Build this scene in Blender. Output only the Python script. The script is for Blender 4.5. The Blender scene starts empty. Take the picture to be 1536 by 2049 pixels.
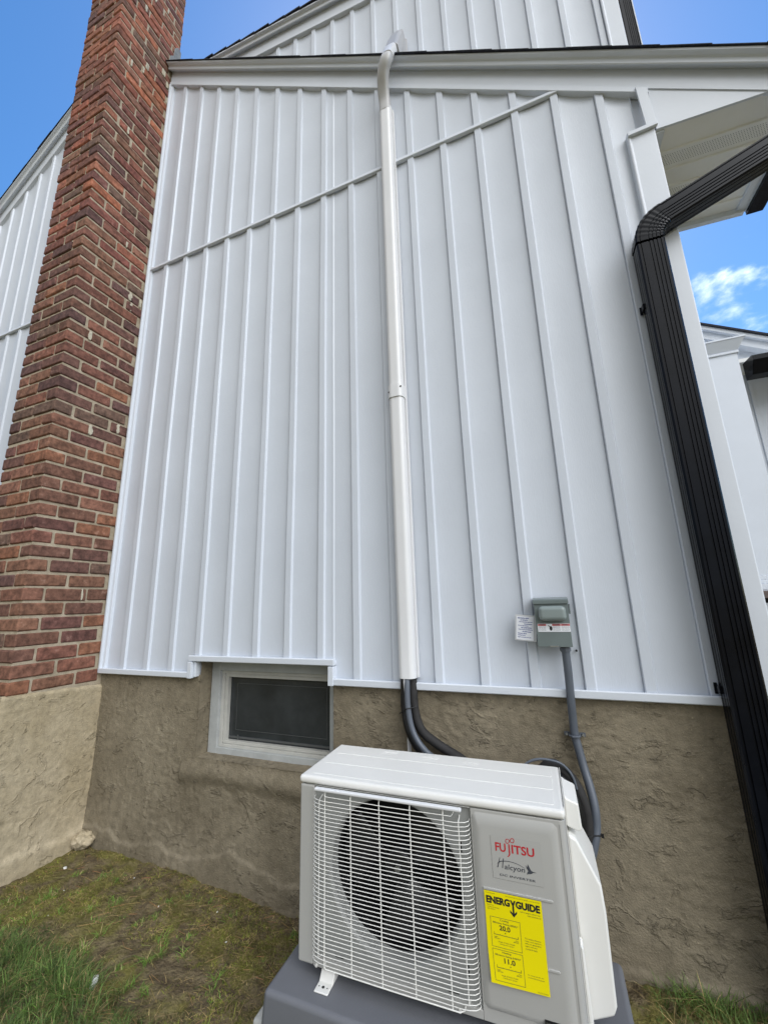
import bpy, math, random
import numpy as np
from mathutils import Vector, Matrix, noise
random.seed(7); rng = np.random.default_rng(7)
R = math.radians
scene = bpy.context.scene
COL = scene.collection

# ------------------------------------------------------------------ camera
cam_d = bpy.data.cameras.new('camera'); cam = bpy.data.objects.new('camera', cam_d); COL.objects.link(cam)
cam.location = (0, -1.77, 1.27); cam.rotation_euler = (1.79297, .028706, .373807)
cam_d.sensor_fit = 'HORIZONTAL'; cam_d.sensor_width = 36; cam_d.lens = 795.1 / 1536 * 36
cam_d.clip_start = .02; cam_d.clip_end = 2000
scene.camera = cam

# ------------------------------------------------------------------ sky, sun, exposure
SUN_EL, SUN_DIR = R(52), Vector((-.16, .99, 0)).normalized()
world = bpy.data.worlds.new('World'); scene.world = world; world.use_nodes = True
nt = world.node_tree; nt.nodes.clear(); N = nt.nodes.new; L = nt.links.new
out = N('ShaderNodeOutputWorld')
sky = N('ShaderNodeTexSky'); sky.sky_type = 'NISHITA'; sky.sun_disc = False
sky.sun_elevation = SUN_EL; sky.sun_rotation = math.atan2(SUN_DIR.x, SUN_DIR.y)
sky.altitude = 100; sky.air_density = 1.0; sky.dust_density = .3; sky.ozone_density = 2.2
bg1 = N('ShaderNodeBackground'); bg1.inputs[1].default_value = .10
hs = N('ShaderNodeHueSaturation'); hs.inputs['Saturation'].default_value = 1.28; hs.inputs['Value'].default_value = 1.58
L(sky.outputs[0], hs.inputs['Color']); L(hs.outputs[0], bg1.inputs[0])
# clouds: a bank added out of view, before the house, to light its wall, a few wisps beyond the house
tc = N('ShaderNodeTexCoord')
mp = N('ShaderNodeMapping'); mp.inputs['Scale'].default_value = (1, 1, 1.9); L(tc.outputs['Generated'], mp.inputs[0])
nz = N('ShaderNodeTexNoise'); nz.inputs['Scale'].default_value = 4.2; nz.inputs['Detail'].default_value = 9; nz.inputs['Roughness'].default_value = .56
nz.inputs['Distortion'].default_value = .25
L(mp.outputs[0], nz.inputs['Vector'])
sep = N('ShaderNodeSeparateXYZ'); L(tc.outputs['Generated'], sep.inputs[0])
def math_node(op, a, b=None, c=None, clamp=False):
    m = N('ShaderNodeMath'); m.operation = op; m.use_clamp = clamp
    for i, v in enumerate((a, b, c)):
        if v is None: continue
        if isinstance(v, (int, float)): m.inputs[i].default_value = v
        else: L(v, m.inputs[i])
    return m.outputs[0]
def maprange(v, a, b, c, d):
    m = N('ShaderNodeMapRange'); m.interpolation_type = 'SMOOTHSTEP'; L(v, m.inputs[0])
    for i, q in enumerate((a, b, c, d)): m.inputs[i + 1].default_value = q
    return m.outputs[0]
def dirmask(d, lo, hi):
    v = N('ShaderNodeVectorMath'); v.operation = 'DOT_PRODUCT'; L(tc.outputs['Generated'], v.inputs[0])
    v.inputs[1].default_value = Vector(d).normalized(); return maprange(v.outputs['Value'], lo, hi, 0, 1)
fill_bank = maprange(sep.outputs['Y'], .05, -.45, 0, .42)
wisp = dirmask((.39, .79, .480), .983, .9990)
thr = math_node('ADD', math_node('ADD', fill_bank, maprange(sep.outputs['Y'], -.05, .3, 0, -.10)), math_node('MULTIPLY', wisp, .195))
dens = maprange(math_node('ADD', nz.outputs['Fac'], thr), .585, .80, 0, .93)
bg2 = N('ShaderNodeBackground'); bg2.inputs[0].default_value = (.97, .985, 1, 1); bg2.inputs[1].default_value = 1.0
side = maprange(sep.outputs['X'], .0, .92, .50, 5.2)
high = maprange(sep.outputs['Z'], .02, .75, .22, 1.5)
L(math_node('MULTIPLY', side, high), bg2.inputs[1])  # added cloud brightened to the right and overhead for the light it gives
mx = N('ShaderNodeMixShader'); L(dens, mx.inputs[0]); L(bg1.outputs[0], mx.inputs[1]); L(bg2.outputs[0], mx.inputs[2])
L(mx.outputs[0], out.inputs[0])
sd = bpy.data.lights.new('sun', 'SUN'); sd.energy = 3.0; sd.angle = R(.5); sd.color = (1, .95, .88)
sun = bpy.data.objects.new('sun', sd); COL.objects.link(sun)
sv = Vector((SUN_DIR.x * math.cos(SUN_EL), SUN_DIR.y * math.cos(SUN_EL), math.sin(SUN_EL)))
sun.rotation_euler = sv.to_track_quat('Z', 'Y').to_euler()
vs = scene.view_settings; vs.view_transform = 'Standard'; vs.look = 'None'; vs.gamma = 1; vs.exposure = 0.38
scene.render.engine = 'CYCLES'
scene.cycles.max_bounces = 8; scene.cycles.diffuse_bounces = 4; scene.cycles.use_denoising = True

# ------------------------------------------------------------------ materials
def mat(name, col, rough=.5, metal=0, spec=.5, var=0, vscale=8, bump=0, bscale=60, bstretch=(1, 1, 1), coat=0, attr=None, col2=None, detail=6):
    m = bpy.data.materials.new(name); m.use_nodes = True; t = m.node_tree
    b = t.nodes['Principled BSDF']; b.inputs['Roughness'].default_value = rough; b.inputs['Metallic'].default_value = metal
    b.inputs['Specular IOR Level'].default_value = spec; b.inputs['Base Color'].default_value = (*col, 1)
    if coat: b.inputs['Coat Weight'].default_value = coat; b.inputs['Coat Roughness'].default_value = .15
    n = t.nodes.new; l = t.links.new
    co = n('ShaderNodeTexCoord')
    src = None
    if attr:
        a = n('ShaderNodeAttribute'); a.attribute_name = attr; src = a.outputs['Color']
    if var or col2:
        z = n('ShaderNodeTexNoise'); z.inputs['Scale'].default_value = vscale; z.inputs['Detail'].default_value = detail; z.inputs['Roughness'].default_value = .6
        l(co.outputs['Object'], z.inputs['Vector'])
        r = n('ShaderNodeValToRGB'); r.color_ramp.elements[0].position = .35; r.color_ramp.elements[1].position = .68
        if col2: c0, c1 = col, col2
        else: c0, c1 = [c * (1 - var) for c in (col if not attr else (1, 1, 1))], [c * (1 + var) for c in (col if not attr else (1, 1, 1))]
        r.color_ramp.elements[0].color = (*c0, 1); r.color_ramp.elements[1].color = (*c1, 1)
        l(z.outputs['Fac'], r.inputs[0])
        if src is not None:
            mxx = n('ShaderNodeMix'); mxx.data_type = 'RGBA'; mxx.blend_type = 'MULTIPLY'; mxx.inputs[0].default_value = 1
            l(src, mxx.inputs[6]); l(r.outputs[0], mxx.inputs[7]); src = mxx.outputs[2]
        else: src = r.outputs[0]
    if src is not None: l(src, b.inputs['Base Color'])
    if bump:
        mpp = n('ShaderNodeMapping'); mpp.inputs['Scale'].default_value = bstretch; l(co.outputs['Object'], mpp.inputs[0])
        z2 = n('ShaderNodeTexNoise'); z2.inputs['Scale'].default_value = bscale; z2.inputs['Detail'].default_value = 6
        l(mpp.outputs[0], z2.inputs['Vector'])
        bp = n('ShaderNodeBump'); bp.inputs['Strength'].default_value = 1; bp.inputs['Distance'].default_value = bump
        l(z2.outputs['Fac'], bp.inputs['Height']); l(bp.outputs[0], b.inputs['Normal'])
    return m
M = {}
M['vinyl'] = mat('vinyl_siding', (.595, .638, .705), .30, var=.03, vscale=2.2, bump=.0006, bscale=55, bstretch=(6, 6, .6))
M['trim'] = mat('white_trim', (.65, .69, .75), .38, var=.02, vscale=4, bump=.0003, bscale=80)
M['soffit'] = mat('soffit_vinyl', (.86, .86, .84), .5, var=.02)
M['blackalu'] = mat('black_aluminium', (.004, .005, .008), .2, spec=.16, var=.25, vscale=12, bump=.0003, bscale=14)
M['shingle'] = mat('asphalt_shingle', (.018, .02, .03), .9, var=.4, vscale=60, bump=.002, bscale=120)
M['cover'] = mat('line_cover_plastic', (.72, .725, .735), .28, var=.02, vscale=5)
M['flex'] = mat('flexible_cover_plastic', (.50, .50, .50), .45, var=.05, vscale=8)
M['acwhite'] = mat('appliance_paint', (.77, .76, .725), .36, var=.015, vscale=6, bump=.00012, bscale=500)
M['acfront_shade'] = mat('appliance_front_shaded', (.415, .41, .388), .42, var=.015, vscale=6, bump=.00012, bscale=500)  # same paint as the lid; the front's shade is put into the colour
M['wire'] = mat('coated_wire', (.80, .79, .75), .35)
M['black'] = mat('black_plastic', (.006, .006, .007), .55, var=.3)
M['foam'] = mat('foam_insulation', (.006, .006, .007), .4, var=.3, vscale=30, bump=.0008, bscale=70)
M['foamgrey'] = mat('worn_foam', (.022, .021, .021), .75, var=.3, vscale=25, bump=.001, bscale=90)
M['conduit'] = mat('grey_conduit', (.10, .115, .14), .38, var=.08, vscale=10)
M['boxpaint'] = mat('grey_enamel', (.15, .182, .182), .32, var=.05, vscale=9, bump=.0003, bscale=60)
M['steel'] = mat('zinc_steel', (.45, .46, .46), .35, metal=.9, var=.15, vscale=60)
M['pad'] = mat('grey_pad_plastic', (.145, .150, .165), .55, var=.06, vscale=5, bump=.0004, bscale=260)
M['concrete'] = mat('pale_concrete', (.46, .46, .43), .85, var=.14, vscale=9, bump=.002, bscale=90)
M['yellow'] = mat('yellow_label', (.86, .74, .0), .4)
M['ink'] = mat('black_ink', (.02, .02, .02), .5)
M['ink2'] = mat('dark_ink', (.10, .10, .03), .6)
M['red'] = mat('red_ink', (.50, .02, .03), .45)
M['grey_ink'] = mat('slate_ink', (.055, .06, .075), .45)
M['blue'] = mat('blue_ink', (.02, .05, .28), .5)
M['paper'] = mat('white_paper', (.78, .80, .84), .5)
M['redlab'] = mat('red_label', (.55, .12, .12), .5)
M['frame'] = mat('window_frame', (.42, .435, .43), .5, var=.1, vscale=14, bump=.0004, bscale=60)
M['vframe'] = mat('window_vinyl', (.50, .495, .46), .45, var=.08, vscale=14)
M['glass'] = mat('dark_screen', (.038, .043, .046), .16, spec=.5, var=.3, vscale=5, bump=.0003, bscale=4)
M['lead'] = mat('lead_flashing', (.20, .21, .21), .6, var=.25, vscale=30, bump=.002, bscale=40)
M['stonecap'] = mat('brown_stone_cap', (.13, .10, .09), .8, var=.3, vscale=20)
M['leafw'] = mat('white_scrap', (.75, .76, .72), .6, var=.1, vscale=60)
M['straw'] = mat('dry_needles', (.34, .2, .08), .8, attr='tint', col=(1, 1, 1)) if False else mat('dry_needles', (.34, .2, .08), .8)

def stucco_mat(name, c0, c1):
    m = mat(name, c0, .92, spec=.25, col2=c1, vscale=2.6, detail=10); t = m.node_tree; n = t.nodes.new; l = t.links.new
    b = t.nodes['Principled BSDF']; co = n('ShaderNodeTexCoord')
    z = n('ShaderNodeTexNoise'); z.inputs['Scale'].default_value = 150; z.inputs['Detail'].default_value = 5; l(co.outputs['Object'], z.inputs[0])
    v = n('ShaderNodeTexVoronoi'); v.inputs['Scale'].default_value = 220; l(co.outputs['Object'], v.inputs['Vector'])
    def flakes(sc, mul, seed):
        mp = n('ShaderNodeMapping'); mp.inputs['Location'].default_value = (seed, seed * 2, 0); mp.inputs['Scale'].default_value = (1, 1, 1.35); l(co.outputs['Object'], mp.inputs[0])
        q = n('ShaderNodeTexNoise'); q.inputs['Scale'].default_value = sc; q.inputs['Detail'].default_value = 7; q.inputs['Roughness'].default_value = .55; q.inputs['Distortion'].default_value = .5; l(mp.outputs[0], q.inputs[0])
        mm = n('ShaderNodeMath'); mm.operation = 'MULTIPLY'; mm.inputs[1].default_value = mul * .8; l(q.outputs['Fac'], mm.inputs[0])
        f = n('ShaderNodeMath'); f.operation = 'FRACT'; l(mm.outputs[0], f.inputs[0])
        r = n('ShaderNodeValToRGB'); e = r.color_ramp.elements; e[0].position = 0; e[0].color = (0, 0, 0, 1); e[1].position = .90; e[1].color = (1, 1, 1, 1); k = e.new(.70); k.color = (.12, .12, .12, 1); k = e.new(.97); k.color = (0, 0, 0, 1); l(f.outputs[0], r.inputs[0])
        mk = n('ShaderNodeTexNoise'); mk.inputs['Scale'].default_value = 8.5; mk.inputs['Detail'].default_value = 3; l(mp.outputs[0], mk.inputs[0])
        mr = n('ShaderNodeMapRange'); mr.inputs[1].default_value = .47; mr.inputs[2].default_value = .55; l(mk.outputs['Fac'], mr.inputs[0])
        o = n('ShaderNodeMath'); o.operation = 'MULTIPLY'; l(r.outputs[0], o.inputs[0]); l(mr.outputs[0], o.inputs[1]); return o.outputs[0]
    z3 = n('ShaderNodeTexNoise'); z3.inputs['Scale'].default_value = 30; z3.inputs['Detail'].default_value = 8; z3.inputs['Roughness'].default_value = .7; l(co.outputs['Object'], z3.inputs[0])
    a1 = n('ShaderNodeMath'); a1.operation = 'ADD'; l(flakes(9, 4, 0), a1.inputs[0]); l(flakes(17, 3.2, 4), a1.inputs[1])
    a2 = n('ShaderNodeMath'); a2.operation = 'MULTIPLY_ADD'; a2.inputs[1].default_value = .22; l(z3.outputs['Fac'], a2.inputs[0]); l(a1.outputs[0], a2.inputs[2])
    a = n('ShaderNodeMath'); a.operation = 'MULTIPLY_ADD'; a.inputs[1].default_value = .62; l(z.outputs['Fac'], a.inputs[0]); l(a2.outputs[0], a.inputs[2])
    b1 = n('ShaderNodeBump'); b1.inputs['Distance'].default_value = .0038; l(a.outputs[0], b1.inputs['Height'])
    b2 = n('ShaderNodeBump'); b2.inputs['Distance'].default_value = .0009; l(v.outputs['Distance'], b2.inputs['Height']); l(b1.outputs[0], b2.inputs['Normal'])
    l(b2.outputs[0], b.inputs['Normal'])
    # pale specks and wear over the base colour
    src = b.inputs['Base Color'].links[0].from_socket
    r = n('ShaderNodeValToRGB'); r.color_ramp.elements[0].position = .66; r.color_ramp.elements[1].position = .74
    r.color_ramp.elements[0].color = (1, 1, 1, 1); r.color_ramp.elements[1].color = (1.7, 1.7, 1.65, 1); l(z.outputs['Fac'], r.inputs[0])
    r2 = n('ShaderNodeValToRGB'); r2.color_ramp.elements[0].position = .3; r2.color_ramp.elements[1].position = .6
    r2.color_ramp.elements[0].color = (.72, .72, .72, 1); r2.color_ramp.elements[1].color = (1.08, 1.08, 1.08, 1); l(z3.outputs['Fac'], r2.inputs[0])
    for rr in (r, r2):
        mm = n('ShaderNodeMix'); mm.data_type = 'RGBA'; mm.blend_type = 'MULTIPLY'; mm.inputs[0].default_value = 1
        l(src, mm.inputs[6]); l(rr.outputs[0], mm.inputs[7]); src = mm.outputs[2]
    l(src, b.inputs['Base Color'])
    return m
M['stucco'] = stucco_mat('taupe_stucco', (.185, .155, .107), (.28, .24, .172))
M['stucco2'] = stucco_mat('lit_buff_stucco', (.40, .33, .215), (.51, .435, .31))  # lighter copy of the stucco: light from the right put into the colour

def brick_mat():
    m = mat('clay_brick', (1, 1, 1), .85, spec=.3, attr='tint', var=.42, vscale=34, bump=.0030, bscale=55); t = m.node_tree; n = t.nodes.new; l = t.links.new
    b = t.nodes['Principled BSDF']; src = b.inputs['Base Color'].links[0].from_socket; co = n('ShaderNodeTexCoord')
    z = n('ShaderNodeTexNoise'); z.inputs['Scale'].default_value = 17; z.inputs['Detail'].default_value = 9; z.inputs['Roughness'].default_value = .72; l(co.outputs['Object'], z.inputs[0])
    r = n('ShaderNodeValToRGB'); r.color_ramp.elements[0].position = .60; r.color_ramp.elements[1].position = .72
    r.color_ramp.elements[0].color = (0, 0, 0, 1); r.color_ramp.elements[1].color = (.45, .45, .45, 1); l(z.outputs['Fac'], r.inputs[0])
    mm = n('ShaderNodeMix'); mm.data_type = 'RGBA'; l(r.outputs[0], mm.inputs[0]); l(src, mm.inputs[6]); mm.inputs[7].default_value = (.42, .30, .24, 1)
    l(mm.outputs[2], b.inputs['Base Color'])
    return m
M['brick'] = brick_mat()
M['mortar'] = mat('lime_mortar', (.34, .285, .205), .95, spec=.2, col2=(.48, .41, .31), vscale=25, bump=.003, bscale=110)

def ground_mat():
    m = mat('moss_and_soil', (.085, .062, .038), .95, spec=.2, col2=(.22, .175, .10), vscale=20, detail=15, bump=.016, bscale=85); t = m.node_tree; n = t.nodes.new; l = t.links.new
    b = t.nodes['Principled BSDF']; src = b.inputs['Base Color'].links[0].from_socket; co = n('ShaderNodeTexCoord')
    z = n('ShaderNodeTexNoise'); z.inputs['Scale'].default_value = 4.3; z.inputs['Detail'].default_value = 8; z.inputs['Roughness'].default_value = .65; z.inputs['Distortion'].default_value = .6; l(co.outputs['Object'], z.inputs[0])
    r = n('ShaderNodeValToRGB'); r.color_ramp.elements[0].position = .47; r.color_ramp.elements[1].position = .58; l(z.outputs['Fac'], r.inputs[0])
    r.color_ramp.elements[0].color = (0, 0, 0, 1); r.color_ramp.elements[1].color = (.62, .62, .62, 1)
    mm = n('ShaderNodeMix'); mm.data_type = 'RGBA'; l(r.outputs[0], mm.inputs[0]); l(src, mm.inputs[6]); mm.inputs[7].default_value = (.185, .175, .035, 1)
    l(mm.outputs[2], b.inputs['Base Color']); return m
M['ground'] = ground_mat()
M['grass'] = mat('grass_blade', (1, 1, 1), .55, spec=.3, attr='tint', var=.15, vscale=12)

# ------------------------------------------------------------------ mesh helpers
class MB:
    def __init__(s): s.v = []; s.f = []; s.c = []; s.cur = None
    def add(s, vs, fs):
        o = len(s.v); s.v += [tuple(map(float, q)) for q in vs]; s.f += [tuple(i + o for i in q) for q in fs]
        if s.cur is not None: s.c += [s.cur] * len(fs)
        return s
    def box(s, x0, x1, y0, y1, z0, z1):
        return s.add([(x0, y0, z0), (x1, y0, z0), (x1, y1, z0), (x0, y1, z0), (x0, y0, z1), (x1, y0, z1), (x1, y1, z1), (x0, y1, z1)],
                     [(0, 3, 2, 1), (4, 5, 6, 7), (0, 1, 5, 4), (1, 2, 6, 5), (2, 3, 7, 6), (3, 0, 4, 7)])
    def prism(s, poly, a0, a1, axis='y'):   # poly in the other two axes, extruded along axis
        n = len(poly)
        def P(p, a): return {'y': (p[0], a, p[1]), 'x': (a, p[0], p[1]), 'z': (p[0], p[1], a)}[axis]
        vs = [P(p, a0) for p in poly] + [P(p, a1) for p in poly]
        fs = [tuple(range(n)), tuple(range(2 * n - 1, n - 1, -1))] + [(i, i + n, (i + 1) % n + n, (i + 1) % n) for i in range(n)]
        return s.add(vs, fs)
    def sweep(s, path, prof, closed=True, caps=True, up=(0, 0, 1), scales=None, flat=False):
        # prof (a,b): a along side, b along 'up-ish' normal
        path = [Vector(p) for p in path]; n = len(prof); rings = []
        for i, p in enumerate(path):
            t = (path[min(i + 1, len(path) - 1)] - path[max(i - 1, 0)]).normalized()
            u = Vector(up); sd_ = t.cross(u)
            if sd_.length < 1e-4: sd_ = t.cross(Vector((0, 1, 0)))
            sd_.normalize(); nn = sd_.cross(t).normalized(); k = scales[i] if scales else 1
            rings.append([p + sd_ * a * k + nn * b * k for a, b in prof])
        vs = [q for r in rings for q in r]; fs = []
        for i in range(len(rings) - 1):
            for j in range(n if closed else n - 1):
                k = (j + 1) % n; fs.append((i * n + j, i * n + k, (i + 1) * n + k, (i + 1) * n + j))
        if caps and closed: fs += [tuple(range(n - 1, -1, -1)), tuple((len(rings) - 1) * n + j for j in range(n))]
        return s.add(vs, fs)
    def tube(s, path, r, n=10, caps=True, scales=None):
        path = [Vector(p) for p in path]; vs = []; fs = []
        t0 = (path[1] - path[0]).normalized(); ref = Vector((0, 0, 1)) if abs(t0.z) < .9 else Vector((0, 1, 0))
        a = t0.cross(ref).normalized()
        for i, p in enumerate(path):
            t = (path[min(i + 1, len(path) - 1)] - path[max(i - 1, 0)]).normalized()
            a = (a - t * a.dot(t)).normalized(); b = t.cross(a); rr = r * (scales[i] if scales else 1)
            for j in range(n):
                w = 2 * math.pi * j / n; vs.append(p + a * math.cos(w) * rr + b * math.sin(w) * rr)
        for i in range(len(path) - 1):
            for j in range(n):
                k = (j + 1) % n; fs.append((i * n + j, i * n + k, (i + 1) * n + k, (i + 1) * n + j))
        if caps: fs += [tuple(range(n - 1, -1, -1)), tuple((len(path) - 1) * n + j for j in range(n))]
        return s.add(vs, fs)
    def build(s, name, m, parent=None, bevel=0, seg=2, smooth=False, loc=None, fixn=True, angle=30):
        me = bpy.data.meshes.new(name); me.from_pydata(s.v, [], s.f)
        if s.c:
            at = me.attributes.new('tint', 'FLOAT_COLOR', 'FACE'); at.data.foreach_set('color', np.array([(*c, 1) for c in s.c], dtype=np.float32).ravel())
        me.materials.append(M[m] if isinstance(m, str) else m)
        if fixn:
            import bmesh
            bm = bmesh.new(); bm.from_mesh(me); bmesh.ops.recalc_face_normals(bm, faces=bm.faces); bm.to_mesh(me); bm.free()
        o = bpy.data.objects.new(name, me); COL.objects.link(o)
        if parent: o.parent = parent
        if loc: o.location = loc
        if bevel:
            bv = o.modifiers.new('bevel', 'BEVEL'); bv.width = bevel; bv.segments = seg; bv.limit_method = 'ANGLE'; bv.angle_limit = R(35)
            bv.harden_normals = False
            smooth = True
        if smooth:
            me.shade_smooth()
            ws = o.modifiers.new('wn', 'WEIGHTED_NORMAL'); ws.keep_sharp = True
            if not bevel:
                me.set_sharp_from_angle(angle=R(angle))
        return o
def spline(pts, n=8):
    P_ = [Vector(p) for p in pts]; P_ = [P_[0] * 2 - P_[1]] + P_ + [P_[-1] * 2 - P_[-2]]; o = []
    for i in range(1, len(P_) - 2):
        for k in range(n):
            t = k / n; a, b, c, d = P_[i - 1:i + 3]
            o.append(.5 * ((2 * b) + (c - a) * t + (2 * a - 5 * b + 4 * c - d) * t * t + (3 * b - a - 3 * c + d) * t ** 3))
    o.append(P_[-2]); return o
def empty(name, loc=(0, 0, 0), rz=0, parent=None):
    o = bpy.data.objects.new(name, None); COL.objects.link(o); o.location = loc; o.rotation_euler = (0, 0, rz); o.empty_display_size = .1
    if parent: o.parent = parent
    return o
def tag(o, label=None, cat=None, group=None, kind=None):
    for k, v in (('label', label), ('category', cat), ('group', group), ('kind', kind)):
        if v: o[k] = v
    return o
def copy_tree(o, parent=None):
    c = o.copy(); COL.objects.link(c); c.parent = parent
    for ch in [q for q in bpy.data.objects if q.parent == o]: copy_tree(ch, c)
    return c
def text_mesh(txt, x0, x1, z0, z1, y=0, bold=0, shear=0, warp=None, mb=None, keep=False):
    cu = bpy.data.curves.new('t', 'FONT'); cu.body = txt; cu.offset = bold; cu.shear = shear; cu.resolution_u = 3
    ob = bpy.data.objects.new('t', cu); COL.objects.link(ob); dg = bpy.context.evaluated_depsgraph_get()
    me = bpy.data.meshes.new_from_object(ob.evaluated_get(dg)); co = np.array([v.co[:] for v in me.vertices]); fs = [tuple(p.vertices) for p in me.polygons]
    bpy.data.objects.remove(ob); bpy.data.curves.remove(cu); bpy.data.meshes.remove(me)
    mn, mxx = co.min(0), co.max(0); sx = (x1 - x0) / (mxx[0] - mn[0]); sz = (z1 - z0) / (mxx[1] - mn[1])
    vs = [(x0 + (c[0] - mn[0]) * sx, y, z0 + (c[1] - mn[1]) * sz) for c in co]
    if warp: vs = [warp(v) for v in vs]
    return (mb or MB()).add(vs, fs)
nf = lambda x, y, z: noise.noise(Vector((x, y, z)))
def smooth01(t): t = min(1, max(0, t)); return t * t * (3 - 2 * t)
def trowel(u, v, seed=0):
    v = v * (1.0 + .8 * smooth01((u + 1.6) / .8))
    """skip-trowelled coat: low swells and a few torn edges"""
    p = Vector((u, v, seed))
    w = Vector((nf(u * 7, v * 7, seed + 5), nf(u * 7 + 9, v * 7, seed + 3), 0)) * .10
    a = noise.noise((p + w) * 4.5) * 2.6 + noise.noise((p + w) * 15) * .55 + noise.noise(p * 40) * .22
    fr = a - math.floor(a)
    h = .0026 * smooth01(fr / .93) * (1 - smooth01((fr - .94) / .06)) * smooth01(nf(u * 3, v * 3, seed + 8) * 2.6 + .75)
    return h + .0030 * noise.noise(p * 2.3) + .0010 * noise.noise(p * 11) + .0006 * noise.noise(p * 70)

# ================================================================== THE HOUSE
HX0, HX1 = -2.538, .694            # right face of the chimney, front corner of the house
SL, VZ = .67, 4.018                # rake slope; siding top is z = VZ - SL*x
house = empty('house', (0, 0, 0))
tag(house, 'white board-and-batten gabled house with taupe stucco foundation', 'house')
PITCH, PH = .1912, -.563 * 1.77
def topz(x): return VZ - SL * x
RX = -3.43
def topz_l(x): return topz(RX) + .71 * (x - RX)
def siding(name, x0, x1, zb, zt, y, phase, parent, zmax_step=.12, label=None, pitch=PITCH):
    # profile along x: flat (slightly bowed) panel and a raised batten, repeated
    xs = []
    k0 = math.floor((x0 - phase) / pitch) - 1; k1 = math.ceil((x1 - phase) / pitch) + 1
    for k in range(k0, k1 + 1):
        e = phase + k * pitch                       # right edge of batten k
        xs += [(e - .0445, 0), (e - .0438, .003), (e - .0416, .003), (e - .0408, -.009), (e - .038, -.0115), (e - .0085, -.0120), (e - .0065, -.0115), (e - .0015, -.0015), (e, 0)]
        for j in range(1, 6):
            t = j / 6; xs.append((e + t * (pitch - .0445), .005 * math.sin(math.pi * t) ** .8))
    xs = [q for q in xs if x0 < q[0] < x1]
    def prof_at(x):
        t = ((x - phase) % pitch)
        return 0.0
    xs = [(x0, 0)] + xs + [(x1, 0)]
    mb = MB(); vs = []; fs = []; nz_ = 28
    for i, (x, d) in enumerate(xs):
        a, b = zb(x), zt(x)
        for j in range(nz_ + 1):
            z = a + (b - a) * j / nz_
            vs.append((x + .0012 * nf(x * 3, z * 1.3, 4), y + d + .0035 * nf(x * 2.2, z * 1.1, 1) + .0012 * nf(x * 9, z * 4, 2), z))
    for i in range(len(xs) - 1):
        for j in range(nz_):
            a = i * (nz_ + 1) + j; fs.append((a, a + nz_ + 1, a + nz_ + 2, a + 1))
    mb.add(vs, fs)
    o = mb.build(name, 'vinyl', parent, smooth=True, fixn=False, angle=25)
    if label: o['label'] = label
    return o
NX0, NX1, NZ = -1.812, -.955, 1.0
FZ0 = .915
zb_main = lambda x: NZ + .004 if NX0 < x < NX1 else FZ0 + .004
SY = -.012
# main wall is laid as three fields so that the window notch is square
siding('siding', HX0 + .004, NX0, lambda x: FZ0 + .002, topz, SY, PH, house)
siding('siding', NX0, NX1, lambda x: NZ + .002, topz, SY, PH, house)
siding('siding', NX1, HX1 - .06, lambda x: FZ0 + .002, topz, SY, PH, house)
siding('siding', -5.6, -2.95, lambda x: .95, topz_l, SY, -4.32, house)
# backing wall that closes the building behind the siding
mb = MB()
mb.prism([(-7.9, .93), (NX0 - .02, .93), (NX0 - .02, 1.02), (NX1 + .02, 1.02), (NX1 + .02, .93), (HX1 - .002, .93), (HX1 - .002, topz(HX1) + .05), (RX, topz(RX) + .05), (-7.9, topz_l(-7.9) + .05)], .0, .12)
mb.build('gable_wall', 'vinyl', house)
mb = MB(); mb.box(HX1 - .12, HX1 - .001, .122, .62, -.2, topz(HX1)); mb.build('front_wall', 'vinyl', house)

# horizontal joint trim, left corner trim, corner board, flashing
mb = MB()
jz = 3.782
mb.prism([(-.012 - .002, jz - .012), (-.031, jz - .011), (-.033, jz - .008), (-.030, jz + .012), (-.012, jz + .015)], HX0 + .03, (VZ - jz) / SL - .012, 'x')
mb.build('joint_trim', 'trim', house, bevel=.0015)
mb = MB(); mb.prism([(-.012 - .002, jz - .012), (-.031, jz - .011), (-.033, jz - .008), (-.030, jz + .012), (-.012, jz + .015)], -5.6, -2.97, 'x')
mb.build('joint_trim', 'trim', house, bevel=.0015)
mb = MB(); mb.prism([(HX0 + .002, -.004), (HX0 + .002, -.040), (HX0 + .014, -.040), (HX0 + .016, -.026), (HX0 + .034, -.024), (HX0 + .036, -.004)], FZ0 - .006, topz(HX0 + .036) - .002, 'z')
mb.build('corner_trim', 'trim', house, bevel=.0012)
# house corner post: narrow J rib, flat outer board, return face
mb = MB()
mb.prism([(.584, -.004), (.584, -.033), (.589, -.036), (.595, -.035), (.598, -.030), (.688, -.030), (.694, -.026), (.694, .10), (.66, .10), (.66, -.004)], FZ0 - .006, 3.345, 'z')
mb.build('corner_board', 'trim', house, bevel=.002)
def flashing(x0, x1, z0, name='bottom_flashing'):
    mb = MB(); mb.prism([(-.002, z0 - .012), (-.034, z0 - .016), (-.040, z0 - .012), (-.041, z0 + .012), (-.036, z0 + .016), (-.028, z0 + .014), (-.026, z0 + .004), (-.002, z0 + .004)], x0, x1, 'x')
    return mb.build(name, 'trim', house, bevel=.001)
flashing(HX0 + .002, NX0 - .001, FZ0)
flashing(NX1 + .001, .585, FZ0)
flashing(NX0 - .014, NX1 + .014, NZ)
mb = MB(); mb.box(NX0 - .014, NX0 + .012, -.044, .03, FZ0 - .016, NZ - .018); mb.box(NX0 + .014, NX0 + .030, -.026, .05, FZ0 - .01, NZ - .018); mb.build('notch_return', 'trim', house, bevel=.0015)
mb = MB(); mb.box(NX1 - .012, NX1 + .014, -.044, .02, FZ0 - .016, NZ - .018); mb.build('notch_return', 'trim', house, bevel=.0015)

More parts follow.
